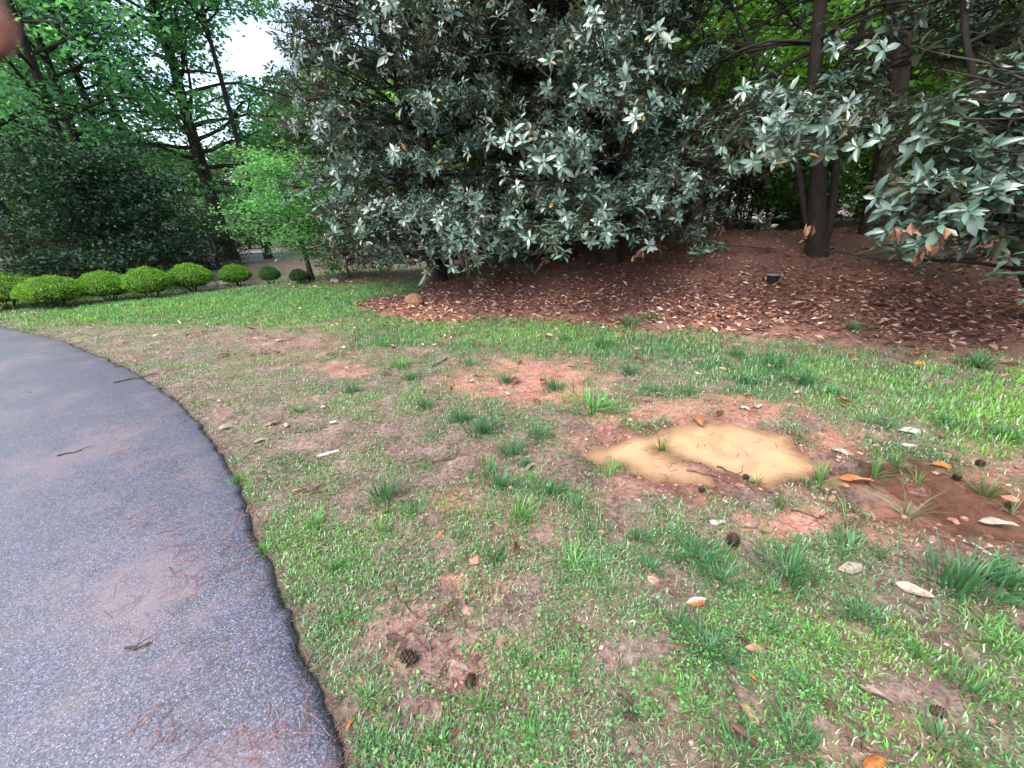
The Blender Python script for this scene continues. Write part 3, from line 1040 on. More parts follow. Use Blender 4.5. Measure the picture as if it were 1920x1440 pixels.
# ---- the wood behind the mound
WOOD = [deciduous('woodland_tree', 21, 15, 0.20, 2.6, 3.0, 34, 0.17, 21, (0.15, 0.31, 0.07)),
        deciduous('woodland_tree', 22, 14, 0.16, 1.6, 3.1, 36, 0.15, 21, (0.17, 0.34, 0.07)),
        deciduous('woodland_tree', 23, 16, 0.24, 4.0, 3.2, 32, 0.18, 22, (0.12, 0.26, 0.07))]
wl_lab = 'slender woodland tree with bright green leaves behind the magnolias'
spots = [(-0.5, 15.5), (1.6, 13.8), (3.6, 15.2), (5.4, 13.6), (7.4, 14.6), (9.6, 13.2), (11.8, 12.2), (13.0, 9.4), (14.4, 12.5), (10.6, 16.4), (6.4, 17.6), (2.8, 18.2), (-1.6, 19.0),
         (15.6, 7.0), (16.5, 15), (13.2, 17.8), (9.0, 20), (5.0, 21.5), (0.8, 22.5), (18.5, 10.5), (11.8, 6.6), (12.4, 4.0), (19, 18), (15, 22), (-3.2, 23), (-0.2, 26), (4.5, 26), (9.5, 26), (14.5, 27), (20, 24), (24, 15), (23, 9), (17, 3.2)]
for k, (x, y) in enumerate(spots):
    z = height(np.array([x]), np.array([y]))[0]
    plant_tree('woodland_tree', WOOD[k % 3], (x, y, z), wl_lab, 'tree', 'trees of the wood behind the magnolias', k * 1.7, 0.9 + 0.25 * ((k * 37) % 10) / 10)
SHR = deciduous('understory_shrub', 31, 2.6, 0.03, 0.25, 1.5, 22, 0.12, 26, (0.06, 0.13, 0.03), BARKD, sub=4, sig=0.28)
for k, (x, y) in enumerate([(2.5, 12.6), (4.3, 14.2), (8.6, 12.4), (10.9, 11.0), (12.2, 8.2), (13.4, 6.4), (0.4, 14.2), (6.8, 16.0), (12.8, 14.4), (9.2, 15.4), (14.8, 9.8), (3.0, 16.6), (5.5, 17.5), (7.5, 18.5), (11, 18), (13.5, 16), (16, 13), (17, 10), (17.5, 7.5), (16, 5), (14, 4), (1.5, 18), (-0.5, 17.5), (9.8, 19.5), (6.5, 20), (3.8, 19.5), (15.5, 17)]):
    z = height(np.array([x]), np.array([y]))[0]
    plant_tree('understory_shrub', SHR, (x, y, z), 'leafy green understory shrub between the woodland trunks', 'shrub', 'shrubs under the woodland trees', k * 2.1, 0.8 + 0.1 * (k % 4) + 0.6 * (k > 11))

# big pine trunk between the two right hand magnolias and a dark one at the edge
def trunk_tree(name, label, p, r0, H, lean, bark, seed, group=None, cbf=0.62):
    m = deciduous(name, seed, H, r0, H * cbf, 2.6, 14, 0.2, 26, (0.035, 0.085, 0.035), bark, lean=lean)
    return plant_tree(name, m, p, label, 'tree', group)


pp = at_y(1652, 420, 9.6)
pp[2] = height(pp[0:1], pp[1:2])[0]
trunk_tree('pine_tree', 'thick straight pine trunk seen between the forked and nearest magnolias', pp, 0.25, 17, (-4.2, 0.3), BARK, 41)
for k, (u, y, r0) in enumerate([(1075, 14.5, 0.22), (1000, 13.5, 0.16), (1300, 14, 0.15)]):
    q = at_y(u, 440, y)
    q[2] = height(q[0:1], q[1:2])[0]
    trunk_tree('pine_tree', 'bare pale pine trunk glimpsed through the leaves of the middle magnolia', q, r0, 17, (0.3, 0), BARKP, 50 + k, 'pale pine trunks behind the middle magnolia')
# thin saplings on the crest
gs = Geo()
tube(gs, wander((0, 0, -0.1), (0.03, 0, 1), 4.2, 6, 0.025), np.linspace(0.035, 0.015, 7), 6)
sap_me = gs.mesh('sapling_stem', [BARKD])
for k in range(26):
    q = at_y(1215 + k * 8.2 + rng.normal(0, 4), 430, rng.uniform(11.6, 14.5))
    q[2] = height(q[0:1], q[1:2])[0]
    o = link('sapling', sap_me, None, q)
    o.rotation_euler = (rng.normal(0, 0.04), rng.normal(0, 0.04), rng.uniform(0, 6))
    s = rng.uniform(0.7, 1.3)
    o.scale = (s, s, rng.uniform(0.85, 1.2))
    tag(o, 'thin bare sapling stem on the crest of the mulch mound', 'sapling', 'thin saplings along the mound crest')

# ---- the left side
m = deciduous('oak_tree', 61, 15, 0.36, 2.9, 4.3, 48, 0.21, 30, (0.095, 0.25, 0.13), BARK, rise=0.15, hang=0.3, flat=0.4)
plant_tree('oak_tree', m, gp(430, 487), 'large leafy tree with thick trunk behind the clipped bushes', 'tree')
# dark forked tree
m = deciduous('forked_tree', 62, 12, 0.30, 2.9, 4.2, 32, 0.17, 24, (0.09, 0.24, 0.14), BARKD, lean=(-1.2, 0), rise=0.12, hang=0.3, bare=0.2, flat=0.3)
q = at_y(45, 480, 12.5)
q[2] = height(q[0:1], q[1:2])[0]
plant_tree('forked_tree', m, q, 'dark leaning tree behind the leftmost clipped bush', 'tree')
LEFT = [deciduous('shade_tree', 63, 16, 0.22, 4.5, 3.6, 34, 0.165, 24, (0.10, 0.27, 0.165), BARKD, rise=0.4, hang=0.3, bare=0.25),
        deciduous('shade_tree', 64, 15, 0.20, 5.5, 3.2, 30, 0.165, 22, (0.11, 0.28, 0.145), BARKD, rise=0.5, hang=0.3, bare=0.3)]
SHADE_LAB = ['tall thin shade tree behind the dark evergreen, with the middle trunk of five', 'thin shade tree just right of the middle trunk behind the dark evergreen', 'shade tree close to the left of the thick trunked tree, farther back',
             'shade tree behind the second clipped bush from the path end', 'farther shade tree between the second and third clipped bushes', 'shade tree farthest left in the picture, behind the leaning tree', 'shade tree cut by the left picture edge, close behind the fingertip',
             'shade tree reaching in from beyond the left picture edge, lower branches only', 'most distant shade tree behind the second clipped bush', 'nearest shade tree reaching in from outside the left picture edge', 'nearest shade tree behind the third clipped bush', 'near shade tree behind the fifth clipped bush, beside the thick trunk']
for k, (u, y) in enumerate([(225, 17), (265, 19), (310, 21), (120, 20), (165, 24), (20, 22), (-60, 17), (-150, 20), (90, 28), (-250, 15), (200, 15)]):
    q = at_y(u, 470, y)
    q[2] = height(q[0:1], q[1:2])[0]
    plant_tree('shade_tree', LEFT[k % 2], q, SHADE_LAB[k], 'tree', 'tall shade trees beyond the hedge row', k * 1.9, 0.9 + 0.05 * (k % 5))
HIGH = deciduous('shade_tree', 72, 17, 0.15, 8.5, 3.6, 30, 0.165, 26, (0.10, 0.26, 0.15), BARKD, rise=0.5, hang=0.3)
for k, (u, y) in enumerate([(500, 21)]):
    q = at_y(u, 470, y)
    q[2] = height(q[0:1], q[1:2])[0]
    plant_tree('shade_tree', HIGH, q, ['bare high trunked thin tree crossing the pale sky gap', 'farther thin tree just left of the one crossing the sky gap'][k], 'tree', 'tall thin trees in the sky gap', k * 2.0, 1.0)
# far pale tree line
FAR2 = deciduous('distant_tree', 65, 11, 0.25, 0.3, 4.4, 34, 0.34, 24, (0.05, 0.115, 0.04), BARKD, sig=0.6)
FAR = deciduous('distant_tree', 66, 10, 0.25, 1.0, 4.2, 28, 0.42, 22, (0.07, 0.14, 0.08), BARKD, sig=0.6)
for k, (u, y, s) in enumerate([(480, 46, .85), (540, 44, .85), (420, 60, .9), (380, 50, .9), (600, 42, 1.1), (300, 60, 1.3), (200, 55, 1.3), (100, 60, 1.4), (0, 50, 1.3), (660, 40, 1.2), (730, 44, 1.4), (-100, 45, 1.3), (510, 38, .45), (470, 36, .4), (560, 36, .5)]):
    q = at_y(u, 470, y)
    q[2] = height(q[0:1], q[1:2])[0]
    plant_tree('distant_tree', FAR, q, 'pale green distant tree beyond the road', 'tree', 'distant trees beyond the road', k * 1.3, s)
for k, (x, y, s_) in enumerate([(2, 33, .9), (8, 34, 1.0), (14, 33, .9), (20, 31, 1.0), (25, 27, .9), (28, 22, .95), (30, 17, 1.0), (29, 11, .9), (11, 38, 1.1), (-4, 32, .8), (24, 5, .8), (18, 27, .8), (22, 20, .7), (12, 29, .75)]):
    q = np.array([x, y, height(np.array([x]), np.array([y]))[0]])
    plant_tree('distant_tree', FAR2, q, 'dense dark green tree closing the view deep in the wood', 'tree', 'dense trees deep in the wood', k * 1.7, s_)
# dogwood
m = deciduous('dogwood_tree', 67, 2.9, 0.075, 0.8, 1.45, 30, 0.085, 24, (0.10, 0.25, 0.12), BARKD, sub=6, sig=0.22, rise=0.12, top=0.6, lean=(-0.2, 0), flat=0.3)
plant_tree('dogwood_tree', m, gp(586, 527), 'small spreading bright green dogwood beside the small dark bushes', 'tree')
# dark spreading yew behind the bushes
m = deciduous('yew_tree', 68, 3.4, 0.16, 0.3, 2.5, 46, 0.10, 34, (0.018, 0.050, 0.026), BARKD, DARKLEAF, sub=8, sig=0.30, rise=0.05, top=0.5, hang=0.5, flat=0.28)
q = at_y(215, 500, 12.0)
q[2] = height(q[0:1], q[1:2])[0]
plant_tree('yew_tree', m, q, 'dark spreading evergreen behind the row of clipped bushes', 'tree')
m2 = deciduous('low_evergreen', 69, 1.2, 0.05, 0.1, 1.7, 24, 0.07, 44, (0.024, 0.058, 0.028), BARKD, DARKLEAF, sub=5, sig=0.2, rise=0.1)
for k, (u, v, lab) in enumerate([(330, 512, 'low dark evergreen shrub behind the tallest clipped bushes'), (410, 500, 'low dark evergreen shrub at the foot of the large trunk'), (120, 520, 'low dark evergreen shrub under the big dark evergreen'), (215, 516, 'low dark evergreen shrub behind the third clipped bush')]):
    plant_tree('low_evergreen', m2, gp(u, v), lab, 'shrub', None, k * 2.0, 1.0 if k < 2 else 1.1)
m = deciduous('viburnum_shrub', 70, 1.4, 0.03, 0.1, 1.4, 20, 0.10, 26, (0.05, 0.15, 0.045), BARKD, sub=4, sig=0.2)
plant_tree('viburnum_shrub', m, gp(655, 520), 'bright green low shrub under the magnolia edge by the dogwood', 'shrub', None, 0, 0.8)
m = deciduous('yellow_shrub', 71, 3.0, 0.05, 0.4, 1.8, 24, 0.12, 28, (0.16, 0.20, 0.03), BARKD, sub=4, sig=0.25)
q = at_y(5, 480, 19)
q[2] = height(q[0:1], q[1:2])[0]
plant_tree('yellow_shrub', m, q, 'yellow green shrub by the far driveway', 'shrub')
# black pole
gpole = Geo()
tube(gpole, np.array([(0, 0, -0.1), (0, 0, 1.3), (0, 0, 2.8)]), [0.045, 0.045, 0.04], 10)
tube(gpole, np.array([(0, 0, -0.05), (0, 0, 0.10), (0, 0, 0.12)]), [0.09, 0.085, 0.05], 10)
tag(link('pole', gpole.mesh('pole', [POLEM]), None, gp(402, 482)), 'thin black pole standing beside the large trunk', 'pole')


# ------------------------------------------------------------------ clipped bushes
def clipped_bush(p, rx, rz_, zc, colr, label, seed, dark=False):
    r = np.random.default_rng(seed)
    e = empty('clipped_bush', p, label, 'bush', 'rounded clipped bushes in a row at the lawn edge')
    N = int(13000 * min(1, (rx / 0.5) ** 1.2))
    d = unit(r.normal(0, 1, (N, 3)))
    d[:, 2] = np.where(d[:, 2] < -0.35, -d[:, 2] * 0.8, d[:, 2])
    depth = 1 - np.abs(r.normal(0, 0.035, N)) - 0.12 * (r.uniform(size=N) < 0.25) * r.uniform(size=N)
    lump = 1 + 0.03 * np.sin(d[:, 0] * 9 + seed) * np.cos(d[:, 1] * 8 - seed) + 0.035 * np.sin(d[:, 2] * 14 + d[:, 0] * 11)
    under = np.where(d[:, 2] < 0, 1 - 0.62 * np.abs(d[:, 2]) ** 0.8, 1 - 0.14 * d[:, 2])
    P = d * (depth * lump)[:, None] * np.array([rx, rx * 0.92, rz_]) * np.stack([under, under, np.ones(N)], -1) + np.array([0, 0, zc])
    yd = unit(d * np.array([1, 1, 1.0]) * 0.7 + r.normal(0, 0.6, (N, 3)) + np.array([0, 0, 0.3]))
    zh = d + r.normal(0, 0.5, (N, 3))
    g = Geo()
    g.batch(KITE[0] * np.array([1.3, 1, 1]), KITE[1], frames(yd, zh, 0.025 * np.exp(r.normal(0, 0.25, N))), P, jitter_col(colr, N, 0.24, r))
    # a dark green inner shell makes the crown opaque
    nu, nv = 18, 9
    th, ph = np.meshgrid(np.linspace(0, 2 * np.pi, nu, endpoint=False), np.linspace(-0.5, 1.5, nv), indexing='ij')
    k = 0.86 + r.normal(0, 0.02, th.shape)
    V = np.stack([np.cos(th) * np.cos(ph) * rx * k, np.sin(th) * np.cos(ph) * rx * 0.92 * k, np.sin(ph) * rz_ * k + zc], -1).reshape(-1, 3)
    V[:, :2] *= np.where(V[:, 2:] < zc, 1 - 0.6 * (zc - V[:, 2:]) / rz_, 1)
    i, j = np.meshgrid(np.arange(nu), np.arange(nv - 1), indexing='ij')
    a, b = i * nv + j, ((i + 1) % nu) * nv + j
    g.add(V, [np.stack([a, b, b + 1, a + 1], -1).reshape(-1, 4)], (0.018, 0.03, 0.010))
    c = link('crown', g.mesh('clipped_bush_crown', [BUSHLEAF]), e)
    for q in range(5):
        s = Geo()
        az = q * 1.26 + r.uniform(0, 0.5)
        tube(s, wander((math.cos(az) * 0.03, math.sin(az) * 0.03, -0.05), (math.cos(az) * 0.5, math.sin(az) * 0.5, 1), zc + 0.12, 4, 0.1, 0, r), [0.016, 0.014, 0.012, 0.01, 0.008], 5)
        link('stem', s.mesh('clipped_bush_stem', [BARKD]), e)
    return e


BG = (0.125, 0.265, 0.028)
bl = [(22, 579, 72, 52, BG, 'leftmost bright green clipped bush by the path'), (112, 577, 56, 47, BG, 'second bright clipped bush from the path end'),
      (208, 566, 48, 45, BG, 'third bright clipped bush from the path end'), (288, 560, 43, 46, BG, 'fourth bright clipped bush from the path end'),
      (366, 548, 40, 42, BG, 'fifth bright clipped bush before the grey stones'), (447, 537, 30, 32, (0.10, 0.22, 0.025), 'bright clipped bush just past the grey stones'),
      (510, 532, 20, 25, (0.045, 0.11, 0.025), 'small dark clipped bush seventh in the row'), (564, 533, 18, 22, (0.035, 0.085, 0.025), 'smallest dark clipped bush at the dogwood trunk')]
for k, (u, v, ru, hh, c_, lab) in enumerate(bl):
    p = gp(u, v)
    w = np.dot(p - CAM, FWD)
    rx = ru * w / F_PX
    ht = hh * w / F_PX * 1.08
    clipped_bush(p, rx * 0.93, ht * 0.60, ht * 0.53, c_, lab, 80 + k)


# ------------------------------------------------------------------ rocks
def rock(p, s, mat, label, seed, name='rock'):
    r = np.random.default_rng(seed)
    nu, nv = 12, 7
    th, ph = np.meshgrid(np.linspace(0, 2 * np.pi, nu, endpoint=False), np.linspace(-1.4, 1.57, nv), indexing='ij')
    d = np.stack([np.cos(th) * np.cos(ph), np.sin(th) * np.cos(ph), np.sin(ph)], -1)
    pl = unit(r.normal(0, 1, (9, 3)))
    k = np.ones(th.shape)
    for q in pl:
        dd = d @ q
        k = np.minimum(k, np.where(dd > 0.2, 0.72 / np.maximum(dd, 0.2), 9))
    V = (d * k[..., None] * np.array(s)).reshape(-1, 3) + np.array([0, 0, s[2] * 0.45])
    i, j = np.meshgrid(np.arange(nu), np.arange(nv - 1), indexing='ij')
    a, b = i * nv + j, ((i + 1) % nu) * nv + j
    g = Geo()
    g.add(V, [np.stack([a, b, b + 1, a + 1], -1).reshape(-1, 4)])
    return tag(link(name, g.mesh(name, [mat]), None, p), label, 'rock')


rock(gp(778, 573), (0.22, 0.16, 0.17), ROCKR, 'reddish brown rock at the front edge of the leaf litter', 5)
rock(gp(418, 536), (0.22, 0.16, 0.12), ROCKG, 'pale grey stone between the fifth and sixth clipped bushes', 6)
rock(gp(400, 538), (0.16, 0.14, 0.11), ROCKG, 'darker stone touching the pale grey stone', 7)
rock(gp(628, 530), (0.16, 0.12, 0.09), ROCKG, 'small dark stone at the dogwood bed edge', 8)

# black container on the litter
pb = gp(1447, 531)
e = empty('container', pb, 'small black plastic container with grey lid on the leaf litter', 'container')
g = Geo()
th = np.linspace(0, 2 * np.pi, 15)[:-1]
prof = [(0.085, -0.02), (0.10, 0.13), (0.105, 0.14)]
tube(g, [(0, 0, z) for _, z in prof], [r_ for r_, _ in prof], 14)
link('body', g.mesh('container_body', [BLACKP]), e)
g = Geo()
tube(g, [(0, 0, .138), (0, 0, .146), (0, 0, .16), (0, 0, .162)], [0.112, 0.114, 0.108, 0.001], 14)
link('lid', g.mesh('container_lid', [GREYP]), e)

# ------------------------------------------------------------------ grass
def ground_samples(N, r0, r1, az, power, r):
    u = r.uniform(size=N)
    p = 2 - power
    rad = (r0 ** p + u * (r1 ** p - r0 ** p)) ** (1 / p)
    an = r.uniform(-az, az, N)
    x, y = rad * np.sin(an), rad * np.cos(an)
    y = y - 0.0
    return x, y, rad


def not_path(x, y, m=0.0):
    ok = np.ones(len(x), bool)
    c = x < 1.0
    ok[c] = poly_sdf(x[c], y[c], PATH_POLY) > m
    return ok


def blades(g, x, y, z, L, w, lean, az, colr, bend=1.0, spread=0.5):
    """3-triangle blades: base pair, middle pair, tip"""
    N = len(x)
    d = np.stack([np.cos(az), np.sin(az)], -1)
    s = np.stack([-d[:, 1], d[:, 0]], -1)
    b = np.stack([x, y, z - 0.004], -1)
    m = b.copy()
    m[:, :2] += d * (L * np.sin(lean) * 0.45)[:, None]
    m[:, 2] += L * np.cos(lean) * 0.55 + 0.004
    t = b.copy()
    l2 = np.clip(lean * 1.5 * bend, 0, 1.6)
    t[:, :2] = m[:, :2] + d * (L * np.sin(l2) * 0.5)[:, None]
    t[:, 2] = m[:, 2] + L * np.cos(l2) * 0.45
    hw = (w / 2)[:, None]
    S = np.concatenate([s * hw, np.zeros((N, 1))], -1)
    V = np.stack([b - S, b + S, m + S * 0.85, m - S * 0.85, t], 1)
    off = (np.arange(N) * 5)[:, None]
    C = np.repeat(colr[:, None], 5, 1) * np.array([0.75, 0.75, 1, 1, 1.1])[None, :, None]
    g.add(V.reshape(-1, 3), [np.array([[0, 1, 2, 3]]) + off, np.array([[3, 2, 4]]) + off], C.reshape(-1, 3))


r = np.random.default_rng(200)
g = Geo()
x, y, rad = ground_samples(430000, 0.4, 17, 1.38, 1.35, r)
ok = not_path(x, y, -0.035)
x, y, rad = x[ok], y[ok], rad[ok]
z = height(x, y)
G_, LG, CL, MU, YE = masks(x, y, z)
wat = (z < WATER_Z + 0.004)
ok = (r.uniform(size=len(x)) < G_ * 1.15) & ~wat
x, y, z, rad, LG, YE = x[ok], y[ok], z[ok], rad[ok], LG[ok], YE[ok]
N = len(x)
clump = fbm(x, y, 4, 90)
L = (0.018 + 0.018 * r.uniform(size=N) + 0.06 * LG * r.uniform(0.5, 1.2, N)) * (0.7 + 0.7 * clump)
w = 0.0036 + 0.0007 * rad + 0.0016 * r.uniform(size=N)
c1, c2, c3 = np.array((0.100, 0.235, 0.105)), np.array((0.150, 0.340, 0.050)), np.array((0.042, 0.155, 0.062))
yb = np.clip(YE * 0.9 + (fbm(x, y, 1.8, 91) - 0.5) * 1.3, 0, 1)[:, None]
dk = np.clip((fbm(x, y, 2.5, 92) - 0.45) * 4 + LG * 0.5, 0, 1)[:, None] * (1 - yb)
cc = c1 * (1 - yb) + c2 * yb
cc = cc * (1 - dk) + c3 * dk
cc = cc * np.exp(r.normal(0, 0.25, (N, 1)))
pale = r.uniform(size=N) < 0.28
cc[pale] = np.array((0.30, 0.36, 0.25)) * np.exp(r.normal(0, 0.2, (pale.sum(), 1)))
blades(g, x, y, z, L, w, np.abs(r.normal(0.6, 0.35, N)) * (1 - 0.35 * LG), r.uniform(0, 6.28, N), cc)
o = tag(link('lawn_grass', g.mesh('lawn_grass', [GRASSM])), 'short patchy green grass covering the lawn', 'grass', None, 'stuff')
print('grass blades', N)
# a second, sparser sowing fills the far lawn band, where blades are longer
r2 = np.random.default_rng(201)
x, y, rad = ground_samples(150000, 4.5, 13.5, 1.1, 0.6, r2)
ok = not_path(x, y, 0.0)
x, y, rad = x[ok], y[ok], rad[ok]
z = height(x, y)
G_, LG, CL, MU, YE = masks(x, y, z)
ok = (r2.uniform(size=len(x)) < np.clip(LG * 1.2, 0, 1) * (G_ > 0.12) * 0.8)
x, y, z, rad, YE = x[ok], y[ok], z[ok], rad[ok], YE[ok]
N = len(x)
cc = (c3 * (1 - YE[:, None]) + c2 * YE[:, None]) * np.exp(r2.normal(0, 0.25, (N, 1)))
g = Geo()
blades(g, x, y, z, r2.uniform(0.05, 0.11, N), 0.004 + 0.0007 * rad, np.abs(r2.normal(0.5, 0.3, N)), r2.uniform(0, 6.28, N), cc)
tag(link('lawn_grass', g.mesh('lawn_grass', [GRASSM])), 'longer green grass in the far lawn bands', 'grass', None, 'stuff')
print('far grass', N)
# straw and runners lying flat
g = Geo()
x, y, rad = ground_samples(210000, 0.4, 12, 1.38, 1.45, r)
ok = not_path(x, y, -0.03)
x, y, rad = x[ok], y[ok], rad[ok]
z = height(x, y)
G_, LG, CL, MU, YE = masks(x, y, z)
ok = (r.uniform(size=len(x)) < np.clip(0.58 - 0.46 * CL + 0.15 * G_, 0.05, 1) * (1 - 0.8 * MU) * np.clip(2.6 * fbm(x, y, 3, 95) - 0.65, 0.05, 1.3)) & (z > WATER_Z + 0.004)
x, y, z, rad, CL = x[ok], y[ok], z[ok], rad[ok], CL[ok]
N = len(x)
pal = np.array([(0.36, 0.36, 0.27), (0.28, 0.32, 0.20), (0.24, 0.19, 0.15), (0.19, 0.25, 0.13), (0.13, 0.08, 0.065), (0.12, 0.19, 0.09)])
cc = pal[r.integers(0, 6, N)] * np.exp(r.normal(0, 0.25, (N, 1)))
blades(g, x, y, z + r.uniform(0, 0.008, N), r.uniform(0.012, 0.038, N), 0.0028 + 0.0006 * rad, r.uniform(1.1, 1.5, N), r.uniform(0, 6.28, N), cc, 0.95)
tag(link('dry_straw', g.mesh('dry_straw', [GRASSM])), 'dry straw coloured grass lying flat on the soil', 'straw', None, 'stuff')
print('straw', N)
# clover and small weeds
g = Geo()
x, y, rad = ground_samples(110000, 0.4, 7, 1.35, 1.35, r)
z = height(x, y)
G_, LG, CL, MU, YE = masks(x, y, z)
ok = not_path(x, y, 0.03) & (r.uniform(size=len(x)) < np.clip(YE * 0.9 + 0.25, 0, 1) * np.clip((fbm(x, y, 3, 97) - 0.42) * 6, 0.05, 1)) & (z > WATER_Z + 0.005) & (G_ > 0.1)
x, y, z = x[ok], y[ok], z[ok]
N = len(x)
yd = r.normal(0, 1, (N, 3)) * np.array([1, 1, 0.25])
g.batch(KITE[0] * np.array([1.7, 1, 1]), KITE[1], frames(yd, r.normal(0, 0.35, (N, 3)) + np.array([0, 0, 1.0]), r.uniform(0.007, 0.016, N)), np.stack([x, y, z + r.uniform(0.006, 0.03, N)], -1), jitter_col((0.10, 0.235, 0.075), N, 0.28, r))
tag(link('clover', g.mesh('clover', [GRASSM])), 'low bright clover and weeds among the grass', 'ground cover', None, 'stuff')

# single tufts
def tuft_mesh(seed, n, L, w, lean, colr, upright=0.0):
    r = np.random.default_rng(seed)
    g = Geo()
    az = r.uniform(0, 6.28, n)
    rr = np.minimum(np.abs(r.normal(0, 0.045 if n > 40 else 0.012, n)), 0.075 if n > 40 else 0.02)
    ln = np.abs(r.normal(lean, 0.38, n))
    blades(g, rr * np.cos(az), rr * np.sin(az), np.zeros(n), L * r.uniform(0.5, 1.1, n), np.full(n, w) * r.uniform(0.7, 1.2, n), ln, az + r.normal(0, 0.5, n), jitter_col(colr, n, 0.25, r))
    return g.mesh('grass_tuft', [GRASSM])


TD = [tuft_mesh(300 + k, 90, 0.13, 0.005, 0.65, (0.052, 0.150, 0.060)) for k in range(3)]
TB = [tuft_mesh(310 + k, 80, 0.085, 0.004, 0.6, (0.10, 0.25, 0.065)) for k in range(3)]
TM = [tuft_mesh(320 + k, 70, 0.09, 0.0045, 0.6, (0.070, 0.18, 0.065)) for k in range(3)]
TT = [tuft_mesh(330, 26, 0.22, 0.006, 0.22, (0.085, 0.17, 0.05)), tuft_mesh(331, 22, 0.24, 0.005, 0.75, (0.13, 0.20, 0.08)), tuft_mesh(332, 18, 0.2, 0.005, 0.3, (0.10, 0.19, 0.05))]
TS = {'d': TD, 'b': TB, 'm': TM, 't': TT}
NAMED = [
    (1310, 1050, 62, 'd', 'dark green grass tuft below the pine cone by the puddle'), (1480, 1085, 88, 'd', 'wide dark green grass tuft below the bare clay patch'),
    (1330, 1225, 72, 'd', 'large dark grass tuft below the orange leaf'), (1270, 1175, 48, 'd', 'dark grass tuft touching the orange white leaf'),
    (1795, 1105, 100, 'd', 'largest dark grass tuft beside the pale dry leaf'), (1880, 1100, 84, 'd', 'dark grass clump at the frame edge below the wet mud'),
    (1610, 1160, 48, 'd', 'dark spiky tuft in the yellow green patch'), (725, 935, 52, 'd', 'dark tuft alone on the thin grass between path and puddle'),
    (1110, 768, 58, 'b', 'bright emerald round tuft behind the puddle'), (588, 990, 40, 'b', 'bright tuft close to the path edge'),
    (1462, 955, 40, 't', 'upright green tuft at the front puddle shore'), (1535, 905, 42, 't', 'tall upright tuft at the puddle end'),
    (1240, 842, 30, 't', 'thin sprig growing on the mud bar in the puddle'), (1420, 905, 34, 't', 'two bladed sprig standing in the puddle front'),
    (1705, 965, 55, 't', 'arching grass clump standing in the shallow brown water'), (1850, 925, 52, 't', 'green clump at the far side of the wet mud'),
    (930, 1050, 34, 'd', 'greyish dark tuft beside the curled brown leaf'), (500, 1030, 30, 'b', 'yellow tipped tuft against the asphalt edge')]
REST = [(660, 735, 26, 'd'), (770, 712, 26, 'd'), (750, 688, 34, 'b'), (797, 765, 34, 'd'), (865, 790, 36, 'd'), (905, 812, 46, 'd'), (960, 850, 40, 'd'), (1010, 820, 34, 'd'), (985, 875, 28, 'd'), (915, 890, 46, 'm'), (940, 912, 40, 'd'),
        (1030, 925, 46, 'd'), (780, 962, 32, 'm'), (975, 968, 52, 'b'), (1085, 950, 40, 'm'), (1040, 730, 34, 'd'), (1145, 890, 34, 'b'), (950, 718, 24, 'd'), (880, 685, 28, 'm'), (1590, 985, 40, 't'), (1720, 905, 40, 't'), (1640, 890, 34, 't'),
        (1350, 1090, 50, 'd'), (1440, 1110, 44, 'm'), (1590, 1030, 50, 'm'), (1500, 1290, 40, 'd'), (1080, 1060, 48, 'b'), (625, 1070, 44, 'b'), (690, 1310, 40, 'b'), (650, 1160, 26, 'b'), (1070, 1260, 36, 'b'), (970, 1240, 34, 'm'),
        (1180, 1345, 44, 'm'), (800, 880, 22, 'm'), (560, 775, 22, 'm'), (1230, 735, 44, 'm'), (1180, 700, 30, 'd'), (1290, 740, 30, 'm'), (1400, 720, 40, 'd'), (1450, 690, 44, 'd'), (1500, 720, 44, 'd'), (1380, 668, 36, 'd'), (1130, 650, 38, 'd'), (1180, 610, 34, 'd'),
        (1060, 640, 30, 'd'), (720, 650, 28, 'b'), (1560, 740, 40, 'm'), (1830, 690, 44, 'd'), (1600, 620, 28, 'm'), (1220, 600, 26, 'm'), (1660, 800, 36, 'm'), (1880, 820, 50, 'd'), (1780, 800, 44, 'm'), (1430, 1000, 22, 't'), (1680, 870, 28, 't'), (1900, 960, 38, 't'),
        (860, 1010, 26, 'm'), (720, 1000, 26, 'b'), (1000, 900, 26, 'b'), (1110, 1000, 34, 'm'), (1200, 1010, 36, 'd'), (1220, 1070, 36, 'd'), (1150, 1110, 30, 'm'), (450, 900, 24, 'b'), (560, 1120, 28, 'm'), (740, 1150, 20, 'm'), (900, 1330, 40, 'b'), (1000, 1390, 44, 'b'),
        (1300, 1330, 46, 'b'), (1240, 1290, 40, 'b'), (1450, 1180, 40, 'm'), (1540, 1210, 46, 'b'), (1720, 1230, 46, 'b'), (1820, 1300, 50, 'm'), (1880, 1210, 50, 'b'), (1760, 1390, 56, 'm'), (1490, 1400, 60, 'd'), (1390, 1420, 60, 'm'), (820, 1400, 44, 'b'), (700, 1400, 40, 'b')]
MARKS = [('the tan puddle', 1310, 850), ('the red clay patch', 1000, 712), ('the pale wood chip', 615, 852), ('the curled brown leaf', 967, 1032), ('the orange and white leaf', 1303, 1130), ('the brown leaf pile', 800, 1225),
         ('the lone dark tuft', 725, 935), ('the bright round tuft', 1110, 768), ('the large pale leaf', 1712, 1108), ('the long orange leaf', 1600, 900), ('the reddish rock', 778, 570), ('the yellow leaf', 1416, 694)]
ORD = ['nearest to it', 'second nearest to it', 'third nearest to it', 'fourth nearest to it', 'fifth nearest to it', 'sixth nearest to it', 'seventh nearest to it', 'eighth nearest to it']
KINDW = {'d': 'dark green grass tuft', 'b': 'bright green grass tuft', 'm': 'mid green grass tuft', 't': 'thin arching grass sprig'}
_rel = []
